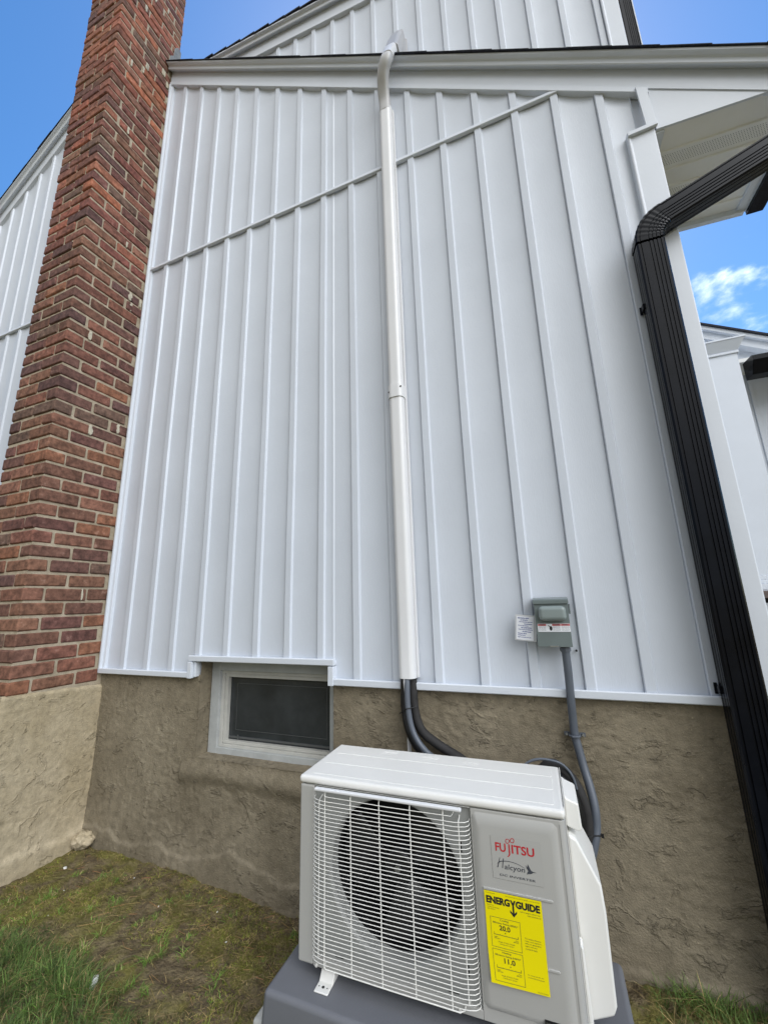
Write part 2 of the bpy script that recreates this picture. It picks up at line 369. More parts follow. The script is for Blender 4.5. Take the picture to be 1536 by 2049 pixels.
# rake profile: (y, v) with z = v - SL*x
RSTRIP = [(-.004, 3.996), (-.0325, 3.998), (-.034, 4.000), (-.034, 4.0275), (-.032, 4.029), (-.004, 4.029)]
RFACE = [(-.004, 4.0335), (-.027, 4.0335), (-.0275, 4.152), (-.034, 4.150), (-.060, 4.131), (-.0635, 4.135), (-.0645, 4.161), (-.070, 4.167), (-.082, 4.170), (-.087, 4.172), (-.088, 4.183), (-.004, 4.183)]
def raked(name, prof, x0, x1, fz, m='trim', parent=None, n=14, wob=.0015):
    mb = MB(); k = len(prof); vs = []; fs = []
    for i in range(n + 1):
        x = x0 + (x1 - x0) * i / n; w = wob * nf(x * 2, 3, 1)
        vs += [(x, y + w * (y < -.01), v + fz(x) + w) for y, v in prof]
    for i in range(n):
        for j in range(k): fs.append((i * k + j, i * k + (j + 1) % k, (i + 1) * k + (j + 1) % k, (i + 1) * k + j))
    fs += [tuple(range(k)), tuple(n * k + j for j in range(k))]
    return mb.add(vs, fs).build(name, m, parent or house, smooth=True, angle=22)
raked('rake_fascia', RFACE, HX0 + .002, 1.30, lambda x: -SL * x)
raked('rake_fascia', RFACE, -7.9, -2.97, lambda x: -SL * RX + .71 * (x - RX))
XB = .70
raked('rake_trim', RSTRIP, HX0 + .002, XB + .0, lambda x: -SL * x)
raked('rake_trim', RSTRIP, -5.6, -2.97, lambda x: -SL * RX + .71 * (x - RX))
# boxed return at the eave: J strip down, little ledge, plain triangular panel
mb = MB(); mb.prism([(.652, topz(.652)+.0), (.692, topz(.692)+.0), (.700, 3.335), (.660, 3.335)], -.042, -.031, 'y'); mb.build('return_trim', 'trim', house, bevel=.0015)
mb = MB(); mb.prism([(.585, 3.315), (.702, 3.322), (.702, 3.342), (.585, 3.335)], -.046, -.031, 'y'); mb.build('return_ledge', 'trim', house, bevel=.0015)
mb = MB(); mb.prism([(.702, 3.322), (1.118, 3.297), (1.12, 3.298), (.702, topz(.702) + .028)], -.022, -.012, 'y'); mb.build('return_panel', 'trim', house)
# soffit with perforated bands
sof = MB(); sof.box(.696, 1.232, -.010, .60, 3.330, 3.336); so = sof.build('soffit', 'soffit', house)
mb = MB()
for yv in (.10, .20, .30, .40, .50): mb.prism([(yv - .004, 3.3298), (yv, 3.3225), (yv + .010, 3.3225), (yv + .014, 3.3298)], .735, 1.20, 'x')
mb.build('panel_rib', 'soffit', so)
mb = MB(); mb.box(.697, .735, -.008, .60, 3.318, 3.3295); mb.box(1.20, 1.232, -.012, .60, 3.314, 3.3295); mb.box(.70, 1.232, .575, .602, 3.3, 3.3295); mb.build('soffit_channel', 'trim', so, bevel=.001)
mb = MB()
for b0 in (.125, .325):
    for iy in range(7):
        for ix in range(46):
            x = .75 + ix * .0097 + (iy % 2) * .0048; y = b0 + iy * .0085
            mb.add([(x + .0018 * math.cos(a * math.pi / 3), y + .0018 * math.sin(a * math.pi / 3), 3.3295) for a in range(6)], [(0, 5, 4, 3, 2, 1)])
mb.build('vent_hole', 'black', so, fixn=False)
for o_ in [so] + [q for q in bpy.data.objects if q.parent == so]:
    for v in o_.data.vertices: v.co.z += -.006 - .045 * (v.co.x - .70)
mb = MB(); mb.box(1.232, 1.250, -.03, .602, 3.29, 3.38); mb.build('eave_fascia', 'trim', house)

# roof decks and shingle courses with ragged edge
def roof_side(name, xa, xb, fz, y0, y1, v, step=.21):
    mb = MB(); d = 1 if xb > xa else -1
    x = xa
    rnd = random.Random(3)
    mb.add([(xa, y0 + .02, fz(xa) + v), (xb, y0 + .02, fz(xb) + v), (xb, y1, fz(xb) + v), (xa, y1, fz(xa) + v),
            (xa, y0 + .02, fz(xa) + v - .0), (xb, y0 + .02, fz(xb) + v - .0), (xb, y1, fz(xb) + v - .02), (xa, y1, fz(xa) + v - .02)],
           [(0, 1, 2, 3), (4, 5, 6, 7)])
    while (xb - x) * d > .01:
        x2 = x + d * step * .83
        if (x2 - xb) * d > 0: x2 = xb
        oy = y0 - rnd.uniform(0, .006); th = rnd.uniform(.003, .006)
        a, b = x - d * .01, x2
        za, zb_ = fz(a) + v + .002, fz(b) + v + .002 + th + rnd.uniform(0, .003)
        mb.add([(a, oy, za), (b, oy, zb_ - th), (b, y1, zb_ - th), (a, y1, za), (a, oy, za + .004), (b, oy, zb_), (b, y1, zb_), (a, y1, za + .004)],
               [(0, 3, 2, 1), (4, 5, 6, 7), (0, 1, 5, 4), (1, 2, 6, 5), (2, 3, 7, 6), (3, 0, 4, 7)])
        x = x2
    return mb.build(name, 'shingle', house)
roof_side('roof', RX, 1.31, lambda x: -SL * x, -.095, .62, 4.182)
roof_side('roof', RX, -8.1, lambda x: -SL * RX + .71 * (x - RX), -.095, 5.5, 4.182)

# main block behind, whose side wall rises out of the small roof
DY = .43; DX = .835; DS = -.128; DV = 6.33
dtop = lambda x: DV + DS * x
siding('dormer_siding', -4.2, DX - .07, lambda x: topz(x) + .0, lambda x: dtop(x) - .172, DY - .012, -.01 * 1.77 * 1.245 - .0, house, label='white batten siding of the upper storey wall')
mb = MB(); mb.prism([(-4.2, topz(-4.2) - .3), (DX - .002, topz(DX) - .6), (DX - .002, dtop(DX)), (-4.2, dtop(-4.2))], DY, 5.5); mb.build('dormer_block', 'vinyl', house)
mb = MB(); mb.box(-7.6, .66, .625, 5.4, -.2, 3.3); mb.build('lower_block', 'vinyl', house)
DP1, DP2 = [[(DY - .004 + y, v - 4.186 + DV) for y, v in q] for q in (RSTRIP, RFACE)]
raked('dormer_fascia', DP2, -4.2, DX + .12, lambda x: DS * x)
raked('dormer_trim', DP1, -4.2, DX - .09, lambda x: DS * x)
mb = MB(); mb.prism([(DX - .095, DY - .004), (DX - .095, DY - .034), (DX - .085, DY - .036), (DX - .078, DY - .026), (DX - .004, DY - .026), (DX, DY - .02), (DX, DY + .1), (DX - .03, DY + .1)], topz(DX) + .1, dtop(DX) - .14, 'z')
mb.build('dormer_corner_board', 'trim', house, bevel=.002)
mb = MB(); x = -4.2
rnd = random.Random(5)
while x < DX + .12:
    x2 = x + .17; th = rnd.uniform(.0, .004); oy = DY - .097 - rnd.uniform(0, .006)
    mb.box(x, x2, oy, 5.5, dtop(x) - .004, dtop(x) + .006 + th); x = x2
mb.build('dormer_roof', 'shingle', house)

# foundation
def foundation():
    xs = sorted(set(list(np.arange(HX0 - .01, HX1 - .03, .0058)) + [-1.767, -.958])); xs = [x for x in xs if not (abs(x + 1.767) < .004 and x != -1.767) and not (abs(x + .958) < .004 and x != -.958)]
    zs = sorted(set(list(np.arange(-.2, FZ0 + .003, .0058)) + [.512])); zs = [z for z in zs if not (abs(z - .512) < .004 and z != .512)]
    nx, nzz = len(xs), len(zs); vs = []; fs = []
    for x in xs:
        for z in zs:
            h = trowel(x, z, 0)
            base = .009 * smooth01((.10 + .07 * nf(x * 3, 0, 2) + .03 * nf(x * 11, 0, 5) - z) / .016) + .012 * smooth01((.35 - z) / .3)
            lip = 0
            if -1.86 < x < -.95 and .34 < z < .52: lip = .016 * smooth01((.512 - abs(z - .50)) / .5) * smooth01(1 - abs(z - .44 - .02 * nf(x * 4, 0, 1)) / .07)
            vs.append((x, -.002 - h - base - lip, z))
    for i in range(nx - 1):
        for j in range(nzz - 1):
            xm = (xs[i] + xs[i + 1]) / 2; zm = (zs[j] + zs[j + 1]) / 2
            if -1.767 < xm < -.958 and zm > .512: continue
            a = i * nzz + j; fs.append((a, a + nzz, a + nzz + 1, a + 1))
    # reveals
    def strip(pts):
        o = len(vs)
        for (x, z) in pts:
            for k in range(4): vs.append((x + .003 * nf(x * 20, z * 20, k), -.004 + k / 3 * .10, z + .003 * nf(x * 20, z * 20, k + 5)))
        for i in range(len(pts) - 1):
            for k in range(3): a = o + i * 4 + k; fs.append((a, a + 1, a + 5, a + 4))
    strip([(-1.767, z) for z in np.arange(.512, 1.03, .02)]); strip([(-.958, z) for z in np.arange(.512, 1.03, .02)])
    strip([(x, .512) for x in np.linspace(-1.767, -.958, 60)])
    o = MB().add(vs, fs).build('foundation_wall', 'stucco', house, fixn=False); o.data.shade_smooth()
    mb = MB(); mb.box(HX1 - .05, HX1 - .02, .0, .6, -.2, .93); mb.build('foundation_return', 'stucco', house)
    mb = MB(); mb.box(-7.8, -2.96, -.004, .05, -.2, .95); mb.build('foundation_panel', 'stucco2', house)
foundation()
# mortar lump in the corner
import bmesh
bm = bmesh.new(); bmesh.ops.create_icosphere(bm, subdivisions=4, radius=1)
for v in bm.verts:
    n_ = noise.noise(v.co * 2.3) * .35 + noise.noise(v.co * 6) * .12; v.co = Vector((v.co.x * .06, v.co.y * .05, v.co.z * .04)) * (1 + n_)
me = bpy.data.meshes.new('mortar_lump'); bm.to_mesh(me); bm.free(); me.materials.append(M['stucco2']); me.shade_smooth()
ml = bpy.data.objects.new('mortar_lump', me); COL.objects.link(ml); ml.parent = house; ml.location = (-2.475, -.045, .05)

# basement window
WY = .082
win = MB(); fx0, fx1, fz0_, fz1 = -1.762, -.962, .488, 1.02
def ring(mb, x0, x1, z0, z1, w, wb, y0, y1, wt=None):
    wt = w if wt is None else wt
    mb.box(x0, x0 + w, y0, y1, z0, z1); mb.box(x1 - w, x1, y0, y1, z0, z1); mb.box(x0 + w, x1 - w, y0, y1, z0, z0 + wb); mb.box(x0 + w, x1 - w, y0, y1, z1 - wt, z1)
wt_ = MB(); ring(wt_, fx0, fx1, fz0_, fz1, .058, .052, WY - .01, WY + .06, .095)
window = wt_.build('window', 'frame', house, bevel=.002); window['label'] = 'basement window in grey frame set into stucco'
mb = MB(); ring(mb, fx0 + .0585, fx1 - .03, fz0_ + .0525, fz1 - .0955, .016, .014, WY + .006, WY + .05); mb.build('stop', 'vframe', window, bevel=.001)
mb = MB(); ring(mb, fx0 + .076, fx1 - .047, fz0_ + .068, fz1 - .113, .018, .014, WY + .016, WY + .05); mb.build('sash', 'vframe', window, bevel=.001)
mb = MB(); mb.box(fx0 + .094, fx1 - .064, WY + .040, WY + .044, fz0_ + .081, fz1 - .13); mb.build('insect_screen', 'glass', window)
mb = MB(); mb.box(fx0 + .10, fx1 - .07, WY + .033, WY + .0395, fz0_ + .092, fz0_ + .100); mb.box(-1.60, -1.594, WY + .028, WY + .0325, fz0_ + .09, fz0_ + .11)
ring(mb, fx0 + .14, fx1 - .10, fz0_ + .13, fz1 - .165, .002, .002, WY + .0385, WY + .0397)
mb.build('screen_rail', mat('screen_rail_paint', (.09, .095, .095), .5), window)

# ------------------------------------------------------------------ chimney (part of the house)
CX0, CX1, CYF = -2.960, -2.542, -.478
chim = MB(); chim.box(CX0 + .008, CX1 - .008, CYF + .008, .022, .80, 7.8); chimney = chim.build('chimney', 'mortar', house); chimney['label'] = 'tall red brick chimney on a stucco base in a lit buff tone'
def chimney_bricks():
    mb = MB(); rnd = random.Random(11); H, MZ, MX = .0655, .0782, .0125
    pal = [(.150, .066, .048), (.12, .056, .046), (.175, .076, .052), (.098, .052, .046), (.135, .068, .050), (.185, .088, .060), (.115, .058, .046), (.17, .085, .055), (.19, .085, .050), (.125, .062, .043), (.115, .070, .052)]
    def brick(x0, x1, y0, y1, z0, z1):
        c = rnd.choice(pal); k = rnd.uniform(1.05, 1.38)
        if z0 > 3.6: k *= 1.08; c = (c[0] * 1.3, c[1] * 1.06, c[2] * 1.0) if rnd.random() < .6 else c  # upper bricks warmer and brighter: light at the top put into the tint
        mb.cur = tuple(q * k for q in c)
        j = lambda a=.0032: rnd.uniform(-a, a)
        # rounded brick: 3x3x3-ish lattice hull (chamfered box, jittered)
        b = min(.007, (z1 - z0) * .2) * rnd.uniform(.7, 1.3)
        x0 += j(); x1 += j(); y0 += j(.003); y1 += j(.003); z0 += j(.0018); z1 += j(.0018)
        dz0, dz1 = j(.0015), j(.0015)
        vs = []; idx = {}
        X = [x0, x1]; Y = [y0, y1]; Z = [z0, z1]; ctr = ((x0 + x1) / 2, (y0 + y1) / 2, (z0 + z1) / 2)
        for a in (0, 1):
            for bb in (0, 1):
                for cc in (0, 1):
                    s = (1 if a == 0 else -1, 1 if bb == 0 else -1, 1 if cc == 0 else -1); jj = (j(.0015), j(.0015), j(.0015))
                    P0 = (X[a], Y[bb], Z[cc] + (dz0 if a else dz1))
                    for ax in range(3):
                        q = [P0[i] + s[i] * b * (0 if i == ax else 1) + jj[i] for i in range(3)]; idx[(a, bb, cc, ax)] = len(vs); vs.append(q)
                    idx[(a, bb, cc, 3)] = len(vs); vs.append([P0[i] + s[i] * b * .42 + jj[i] for i in range(3)])
        fs = []
        for ax in range(3):
            o = [i for i in range(3) if i != ax]
            for s in (0, 1):
                cs = []
                for p, q in ((0, 0), (1, 0), (1, 1), (0, 1)):
                    k_ = [0, 0, 0]; k_[ax] = s; k_[o[0]] = p; k_[o[1]] = q; cs.append(idx[(*k_, ax)])
                fs.append(tuple(cs))
            # edges along ax
            for p in (0, 1):
                for q in (0, 1):
                    k0 = [0, 0, 0]; k0[ax] = 0; k0[o[0]] = p; k0[o[1]] = q; k1 = list(k0); k1[ax] = 1
                    # two strips through the softened corner
                    A, B_ = idx[(*k0, o[0])], idx[(*k1, o[0])]; C_, D_ = idx[(*k0, o[1])], idx[(*k1, o[1])]; E_, F_ = idx[(*k0, 3)], idx[(*k1, 3)]
                    fs += [(A, B_, F_, E_), (E_, F_, D_, C_)]
        for a in (0, 1):
            for bb in (0, 1):
                for cc in (0, 1):
                    i0, i1, i2, i3 = (idx[(a, bb, cc, q)] for q in range(4)); fs += [(i0, i1, i3), (i1, i2, i3), (i2, i0, i3)]
        mb.add(vs, fs)
    z = 1.63 - .0782 * 10 + .012; row = 0
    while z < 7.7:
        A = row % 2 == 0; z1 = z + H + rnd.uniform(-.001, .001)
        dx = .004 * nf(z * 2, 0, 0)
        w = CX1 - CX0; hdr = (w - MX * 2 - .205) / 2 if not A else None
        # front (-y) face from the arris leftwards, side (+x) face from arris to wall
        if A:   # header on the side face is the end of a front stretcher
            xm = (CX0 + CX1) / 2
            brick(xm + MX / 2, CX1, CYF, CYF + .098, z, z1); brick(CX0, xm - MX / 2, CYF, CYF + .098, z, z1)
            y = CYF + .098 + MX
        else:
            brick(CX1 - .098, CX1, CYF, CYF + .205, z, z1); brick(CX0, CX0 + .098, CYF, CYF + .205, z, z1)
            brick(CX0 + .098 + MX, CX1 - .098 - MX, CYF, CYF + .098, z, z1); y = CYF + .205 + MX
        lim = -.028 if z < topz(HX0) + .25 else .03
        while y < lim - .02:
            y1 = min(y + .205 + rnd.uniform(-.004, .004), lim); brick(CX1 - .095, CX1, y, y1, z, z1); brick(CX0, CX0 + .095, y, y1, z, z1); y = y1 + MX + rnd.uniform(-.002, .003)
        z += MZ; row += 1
    return mb.build('brickwork', 'brick', chimney)
chimney_bricks()
# mortar smears on the upper courses
mb = MB(); rnd = random.Random(21)
for i in range(34):
    y = rnd.uniform(CYF + .12, -.03); z = 1.642 + .0782 * (rnd.randint(46, 72) if i > 8 else rnd.randint(-4, 40)) + .033; s = rnd.uniform(.008, .016)
    ring_ = []
    for k in range(18):
        a = k / 18 * 2 * math.pi; r_ = s * (1 + .8 * nf(math.cos(a) * 2.5 + i, math.sin(a) * 2.5, 2)); ring_.append((math.cos(a) * r_ * .8, math.copysign(abs(math.sin(a)) ** .6, math.sin(a)) * .036))
    vs = [(CX1 - .003, y + a * 1.0, z + b) for a, b in ring_] + [(CX1 + .0028, y + a * .85, z + b * .9) for a, b in ring_]
    fs = [(k, (k + 1) % 18, 18 + (k + 1) % 18, 18 + k) for k in range(18)] + [tuple(range(18, 36))]
    mb.add(vs, fs)
mb.build('mortar_smear', mat('pale_mortar', (.50, .46, .36), .9, var=.2, vscale=60, bump=.002, bscale=150), chimney, smooth=True)
# stucco base
def stucco_base():
    vs = []; fs = []
    top = lambda t: .835 + .030 * t + .006 * nf(t * 9, 1, 1)       # t: 0 at wall .. 1 at arris
    def sheet(fn, us, zs):
        o = len(vs); n = len(zs)
        for u in us:
            for j, zt in enumerate(zs): vs.append(fn(u, zt))
        for i in range(len(us) - 1):
            for j in range(n - 1): a = o + i * n + j; fs.append((a, a + n, a + n + 1, a + 1))
    zs = np.linspace(0, 1, 150)
    def side(y, t):
        tt = min(1, -y / .5); z = -.15 + (top(tt) + .15) * t; h = trowel(y, z, 7) * .7 + .014 * smooth01((.12 - z + .03 * nf(y * 4, 0, 0)) / .04)
        rd = .02 * (1 - math.sqrt(max(0, 1 - max(0, (-y - .478) / .022) ** 2)))
        return (CX1 + .006 + h - rd - .012 * smooth01((t - .985) / .015), y, z)
    sheet(side, np.linspace(.0, -.50, 95), zs)
    def front(x, t):
        z = -.15 + (top(1) + .15) * t; h = trowel(x, z, 9) * .7
        return (x, -.49 - h - .006, z)
    sheet(front, np.linspace(CX1 + .0, CX0 - .02, 80), zs)
    o = MB().add(vs, fs).build('stucco_base', 'stucco2', chimney, fixn=False); o.data.shade_smooth()
stucco_base()
mb = MB(); mb.prism([(-.07, 5.93), (-.06, 6.00), (-.035, 6.04), (-.03, 6.14), (.0, 6.20), (.032, 6.18), (.032, 5.9)], CX1 + .004, CX1 + .010, 'x'); mb.build('flashing', 'lead', chimney, bevel=.003)

# ================================================================== BLACK RAINWATER GOODS
def rib_profile(w, d, ribs=5, g=.0035):
    """closed section of a corrugated rectangular downspout, w across, d deep"""
    pts = []
    def side_(p0, p1, nrib, nrm):
        for c_ in ((.14, .44, .57, .70, .83) if nrib > 3 else (.22, .50, .78)):
            for t, q in ((-.030, 0), (-.016, 1), (.016, 1), (.030, 0)):
                u = c_ + t; pts.append((p0[0] + (p1[0] - p0[0]) * u - nrm[0] * g * q, p0[1] + (p1[1] - p0[1]) * u - nrm[1] * g * q))
    c = .006; x, y = w / 2, d / 2
    for (cx, cy, nx_, ny_, nxt) in (((-x), (-y), 0, -1, (x, -y)), (x, -y, 1, 0, (x, y)), (x, y, 0, 1, (-x, y)), (-x, y, -1, 0, (-x, -y))):
        dx, dy = nxt[0] - cx, nxt[1] - cy; l_ = math.hypot(dx, dy); dx /= l_; dy /= l_
        pts.append((cx + dx * c, cy + dy * c)); side_((cx, cy), nxt, ribs if nx_ == 0 else 3, (nx_, ny_)); pts.append((nxt[0] - dx * c, nxt[1] - dy * c))
    return pts
def sweep_xz(mb, path, prof, scl=None):
    # path in the x-z plane at fixed y; profile a = across (in plane), b = y
    vs = []; fs = []; n = len(prof)
    for i, (x, y, z) in enumerate(path):
        a, b = path[max(i - 1, 0)], path[min(i + 1, len(path) - 1)]; t = Vector((b[0] - a[0], 0, b[2] - a[2])).normalized(); s = Vector((t.z, 0, -t.x)); k = scl[i] if scl else 1
        vs += [(x + s.x * p * k, y + q * k, z + s.z * p * k) for p, q in prof]
    for i in range(len(path) - 1):
        for j in range(n): fs.append((i * n + j, i * n + (j + 1) % n, (i + 1) * n + (j + 1) % n, (i + 1) * n + j))
    fs += [tuple(range(n)), tuple((len(path) - 1) * n + j for j in range(n))]
    return mb.add(vs, fs)
DSX, DSY, EZ = .561, -.078, 2.685
ds = empty('downspout', (DSX, DSY, 0)); tag(ds, 'large black corrugated downspout running down the house corner from the front gutter', 'downspout')
pr = rib_profile(.100, .076)
def toL(pts, o): return [(p[0] - o[0], p[1] - o[1], p[2] - o[2]) for p in pts]
O_ = (DSX, DSY, 0)
ang = R(68)   # turn from vertical to the slope of the offset piece
rad = .118; arc = []
for k in range(33):
    a = ang * k / 32; arc.append((DSX + rad * (1 - math.cos(a)), DSY, EZ + rad * math.sin(a)))
ex, ez = arc[-1][0], arc[-1][2]; tdir = (math.sin(ang), math.cos(ang))
mb = MB(); sweep_xz(mb, toL([(DSX, DSY, -.15)] + [(DSX + .0008 * math.sin(z), DSY, z) for z in np.linspace(.1, EZ - .01, 20)], O_), pr); mb.build('pipe', 'blackalu', ds, smooth=True, angle=25)
mb = MB(); sc = [1.0 + .016 * (math.sin(k * math.pi / 2.0) if 3 < k < 29 else 0) for k in range(33)]; sweep_xz(mb, toL(arc, O_), rib_profile(.103, .079, 5, .003), sc); mb.build('elbow', 'blackalu', ds, smooth=True, angle=20)
mb = MB(); sweep_xz(mb, toL([(ex + tdir[0] * t, DSY, ez + tdir[1] * t) for t in (-.004, .2, .4, .66)], O_), pr); mb.build('offset_pipe', 'blackalu', ds, smooth=True, angle=25)
tx, tz = ex + tdir[0] * .66, ez + tdir[1] * .66
mb = MB(); sweep_xz(mb, toL([(tx - .01, DSY, tz - .02), (tx + .03, DSY, tz + .03), (tx + .05, DSY, tz + .10), (tx + .05, DSY, tz + .16)], O_), rib_profile(.106, .082, 5, .003)); mb.build('outlet_elbow', 'blackalu', ds, smooth=True, angle=20)
for z in (2.42, .955):
    mb = MB(); mb.box(-.0555, -.0475, .012, .045, z - .012, z + .012); mb.box(-.060, -.050, .042, .047, z - .018, z + .018); mb.build('strap', 'blackalu', ds, bevel=.0015)
def gutter(name, label, x0, x1, y0, y1, z, along='y', flip=1, size=.115):
    s = size; sec = [(0, 0), (.62 * s, 0), (.70 * s, .10 * s), (.86 * s, .42 * s), (1.0 * s, .62 * s), (1.0 * s, .86 * s), (.93 * s, .90 * s), (.93 * s, .84 * s), (.94 * s, .62 * s), (.8 * s, .42 * s), (.66 * s, .05 * s), (.03 * s, .03 * s), (.03 * s, .95 * s), (0, .95 * s)]
    mb = MB()
    if along == 'y':
        mb.prism([(x0 + flip * a, z + b) for a, b in sec], y0, y1, 'y'); cap = [(x0 + flip * a, z + b) for a, b in sec[:7] + [sec[-1]]]
        c = MB(); c.prism(cap, y0 - .003, y0 - .0005, 'y'); c.prism(cap, y1 + .0005, y1 + .003, 'y')
    else:
        mb.prism([(y0 - a, z + b) for a, b in sec], x0, x1, 'x'); cap = [(y0 - a, z + b) for a, b in sec[:7] + [sec[-1]]]
        c = MB(); c.prism(cap, x0 - .003, x0 - .0005, 'x'); c.prism(cap, x1 + .0005, x1 + .003, 'x')
    t = empty(name); tag(t, label, 'gutter'); mb.build('trough', 'blackalu', t, smooth=True); c.build('end_cap', 'blackalu', t); return t
gutter('gutter', 'black eave gutter above the perforated soffit, feeding the corner downspout', 1.2515, 0, -.11, .606, 3.272)
ud = empty('downspout', (DX + .041, DY + .04, 0)); tag(ud, 'short black downspout at the top of the photo beside the upper storey wall', 'downspout')
mb = MB(); sweep_xz(mb, [(0, 0, topz(DX) + .12), (0, 0, 5.2), (0, 0, 6.1)], rib_profile(.070, .055)); mb.build('pipe', 'blackalu', ud, smooth=True, angle=25)
mb = MB(); mb.box(.037, .042, -.028, .02, 4.2, 6.1); mb.build('edge_highlight', 'trim', ud)  # white strip added as the bright highlight along the pipe edge

# ================================================================== LINE-SET COVER AND LINES
LX = -.575
lc = empty('pipe_cover', (LX, 0, .95)); tag(lc, 'long white plastic pipe cover climbing the siding over the rake to the upper wall', 'pipe cover')
def dprof(w, d, y0=-.014):
    p = [(-w / 2, 0), (-w / 2, -d * .45)]
    for k in range(1, 6): a = math.pi * k / 6 / 2; p.append((-w / 2 + w * .32 * (1 - math.cos(a)), -d * .45 - d * .55 * math.sin(a)))
    p += [(-w * .18, -d)]; q = [(-a, b) for a, b in p[::-1]]
    return p + q
def cover_len(name, z0, z1, w, d, parent, m='cover'):
    mb = MB(); pf = dprof(w, d); n = len(pf)
    zs = np.linspace(z0, z1, 9); vs = [(a + .001 * nf(z, 0, 0), -.026 + b, z) for z in zs for a, b in pf]
    fs = [(i * n + j, i * n + (j + 1) % n, (i + 1) * n + (j + 1) % n, (i + 1) * n + j) for i in range(8) for j in range(n)]
    fs += [tuple(range(n)), tuple(8 * n + j for j in range(n))]
    return mb.add(vs, fs).build(name, m, parent, smooth=True, angle=30)
cover_len('cover_length', .0, 1.335, .074, .052, lc); cover_len('cover_length', 1.345, 3.225, .074, .052, lc)
mb = MB(); mb.box(-.044, -.038, -.036, -.014, 0, 3.225); mb.box(.038, .044, -.036, -.014, 0, 3.225); mb.build('base_edge', 'cover', lc, bevel=.001)
cover_len('joint_collar', 1.305, 1.375, .081, .057, lc)
mb = MB(); mb.box(.028, .034, -.081, -.076, 1.352, 1.358); mb.box(-.036, -.030, -.077, -.072, 1.334, 1.340); mb.build('screw', 'black', lc)
fp = spline([(0, -.052, 3.20), (.000, -.060, 3.27), (.004, -.090, 3.33), (.022, -.132, 3.385), (.048, -.155, 3.425), (.058, -.140, 3.48)], 8)
circ = []
def ell(w, d, n=20): return [(w / 2 * math.copysign(abs(math.cos(2 * math.pi * k / n)) ** .7, math.cos(2 * math.pi * k / n)), d / 2 * math.copysign(abs(math.sin(2 * math.pi * k / n)) ** .7, math.sin(2 * math.pi * k / n))) for k in range(n)]
mb = MB(); mb.sweep(fp, ell(.068, .056), up=(0, -1, 0)); mb.build('flexible_elbow', 'flex', lc, smooth=True, angle=40)
mb = MB(); mb.sweep([(.058, -.150, 3.455), (.058, -.120, 3.55), (.052, -.03, 3.73), (.046, .02, 3.83)], ell(.066, .058), up=(0, -1, 0)); mb.build('cover_length', 'cover', lc, smooth=True, angle=40)
mb = MB(); mb.sweep([(.050, -.02, 3.72), (.033, .10, 4.02), (.0, .30, 4.46)], [(-.045, -.036), (.045, -.036), (.045, .026), (.030, .038), (-.030, .038), (-.045, .026)], up=(0, -1, 0))
mb.prism([(.16, 4.10), (.27, 4.46), (.31, 4.56), (DY - .012, 4.56), (DY - .012, 4.22)], -.042, .042, 'x')
mb.prism([(DY - .030, 4.20), (DY - .030, 4.62), (DY - .014, 4.62), (DY - .014, 4.20)], -.046, .046, 'x'); mb.build('wall_inlet_cap', mat('inlet_cap_plastic', (.40, .40, .41), .4), lc, bevel=.006)

def line(name, label, cat, pts, r, m, n=8, sides=12):
    o = MB().tube(spline(pts, n), r, sides).build(name, m, smooth=True, angle=60); tag(o, label, cat); return o
# three lines drop out of the cover and swing right behind the heat pump
line('insulated_pipe', 'thick glossy black insulated pipe on the left of the bundle below the pipe cover', 'pipe',
     [(-.591, -.046, .951), (-.591, -.050, .92), (-.592, -.052, .83), (-.574, -.058, .745), (-.525, -.064, .675), (-.44, -.070, .635), (-.33, -.10, .60), (-.20, -.12, .57), (-.10, -.13, .60), (-.05, -.13, .645), (-.014, -.13, .658), (.006, -.13, .638), (.019, -.13, .614), (.031, -.13, .574), (.031, -.13, .50), (.01, -.13, .44), (-.03, -.14, .38)], .0180, 'foam')
line('insulated_pipe', 'dull black insulated pipe curving around behind the right side of the heat pump', 'pipe',
     [(-.560, -.036, .951), (-.558, -.036, .92), (-.554, -.036, .82), (-.528, -.036, .745), (-.465, -.036, .700), (-.39, -.04, .665), (-.26, -.07, .615), (-.12, -.09, .625), (-.045, -.10, .690), (.000, -.10, .676), (.027, -.10, .646), (.046, -.10, .607), (.054, -.10, .566), (.056, -.10, .527), (.053, -.10, .487), (.036, -.10, .443), (.0, -.11, .39), (-.03, -.12, .33)], .0185, 'foamgrey')
line('signal_conduit', 'grey flexible conduit curving between the two black pipes under the pipe cover', 'conduit',
     [(-.574, -.062, .951), (-.574, -.068, .92), (-.572, -.072, .84), (-.556, -.074, .755), (-.515, -.080, .695), (-.45, -.088, .655), (-.37, -.098, .635), (-.25, -.115, .61), (-.15, -.13, .58)], .0120, 'conduit')
line('signal_cable', 'thin pale grey cable arching above the right rear of the heat pump', 'cable',
     [(-.20, -.16, .60), (-.13, -.145, .69), (-.08, -.135, .715), (-.02, -.13, .712), (.010, -.122, .693), (.028, -.12, .665), (.036, -.12, .63)], .0042, 'conduit')
line('drain_tube', 'thin white tube hanging straight down the stucco below the pipe bundle', 'tube',
     [(-.582, -.062, .951), (-.582, -.066, .93), (-.580, -.060, .88), (-.584, -.030, .78), (-.588, -.026, .70), (-.589, -.026, .4), (-.589, -.03, .02)], .0085, 'cover')
t = MB(); t.tube([(-.612, -.066, .812), (-.592, -.072, .822), (-.575, -.086, .836), (-.560, -.082, .838), (-.535, -.060, .842)], .0022, 8)
tag(t.build('cable_tie', 'black', smooth=True), 'thin black tie holding the bundle of lines just below the pipe cover', 'cable tie')

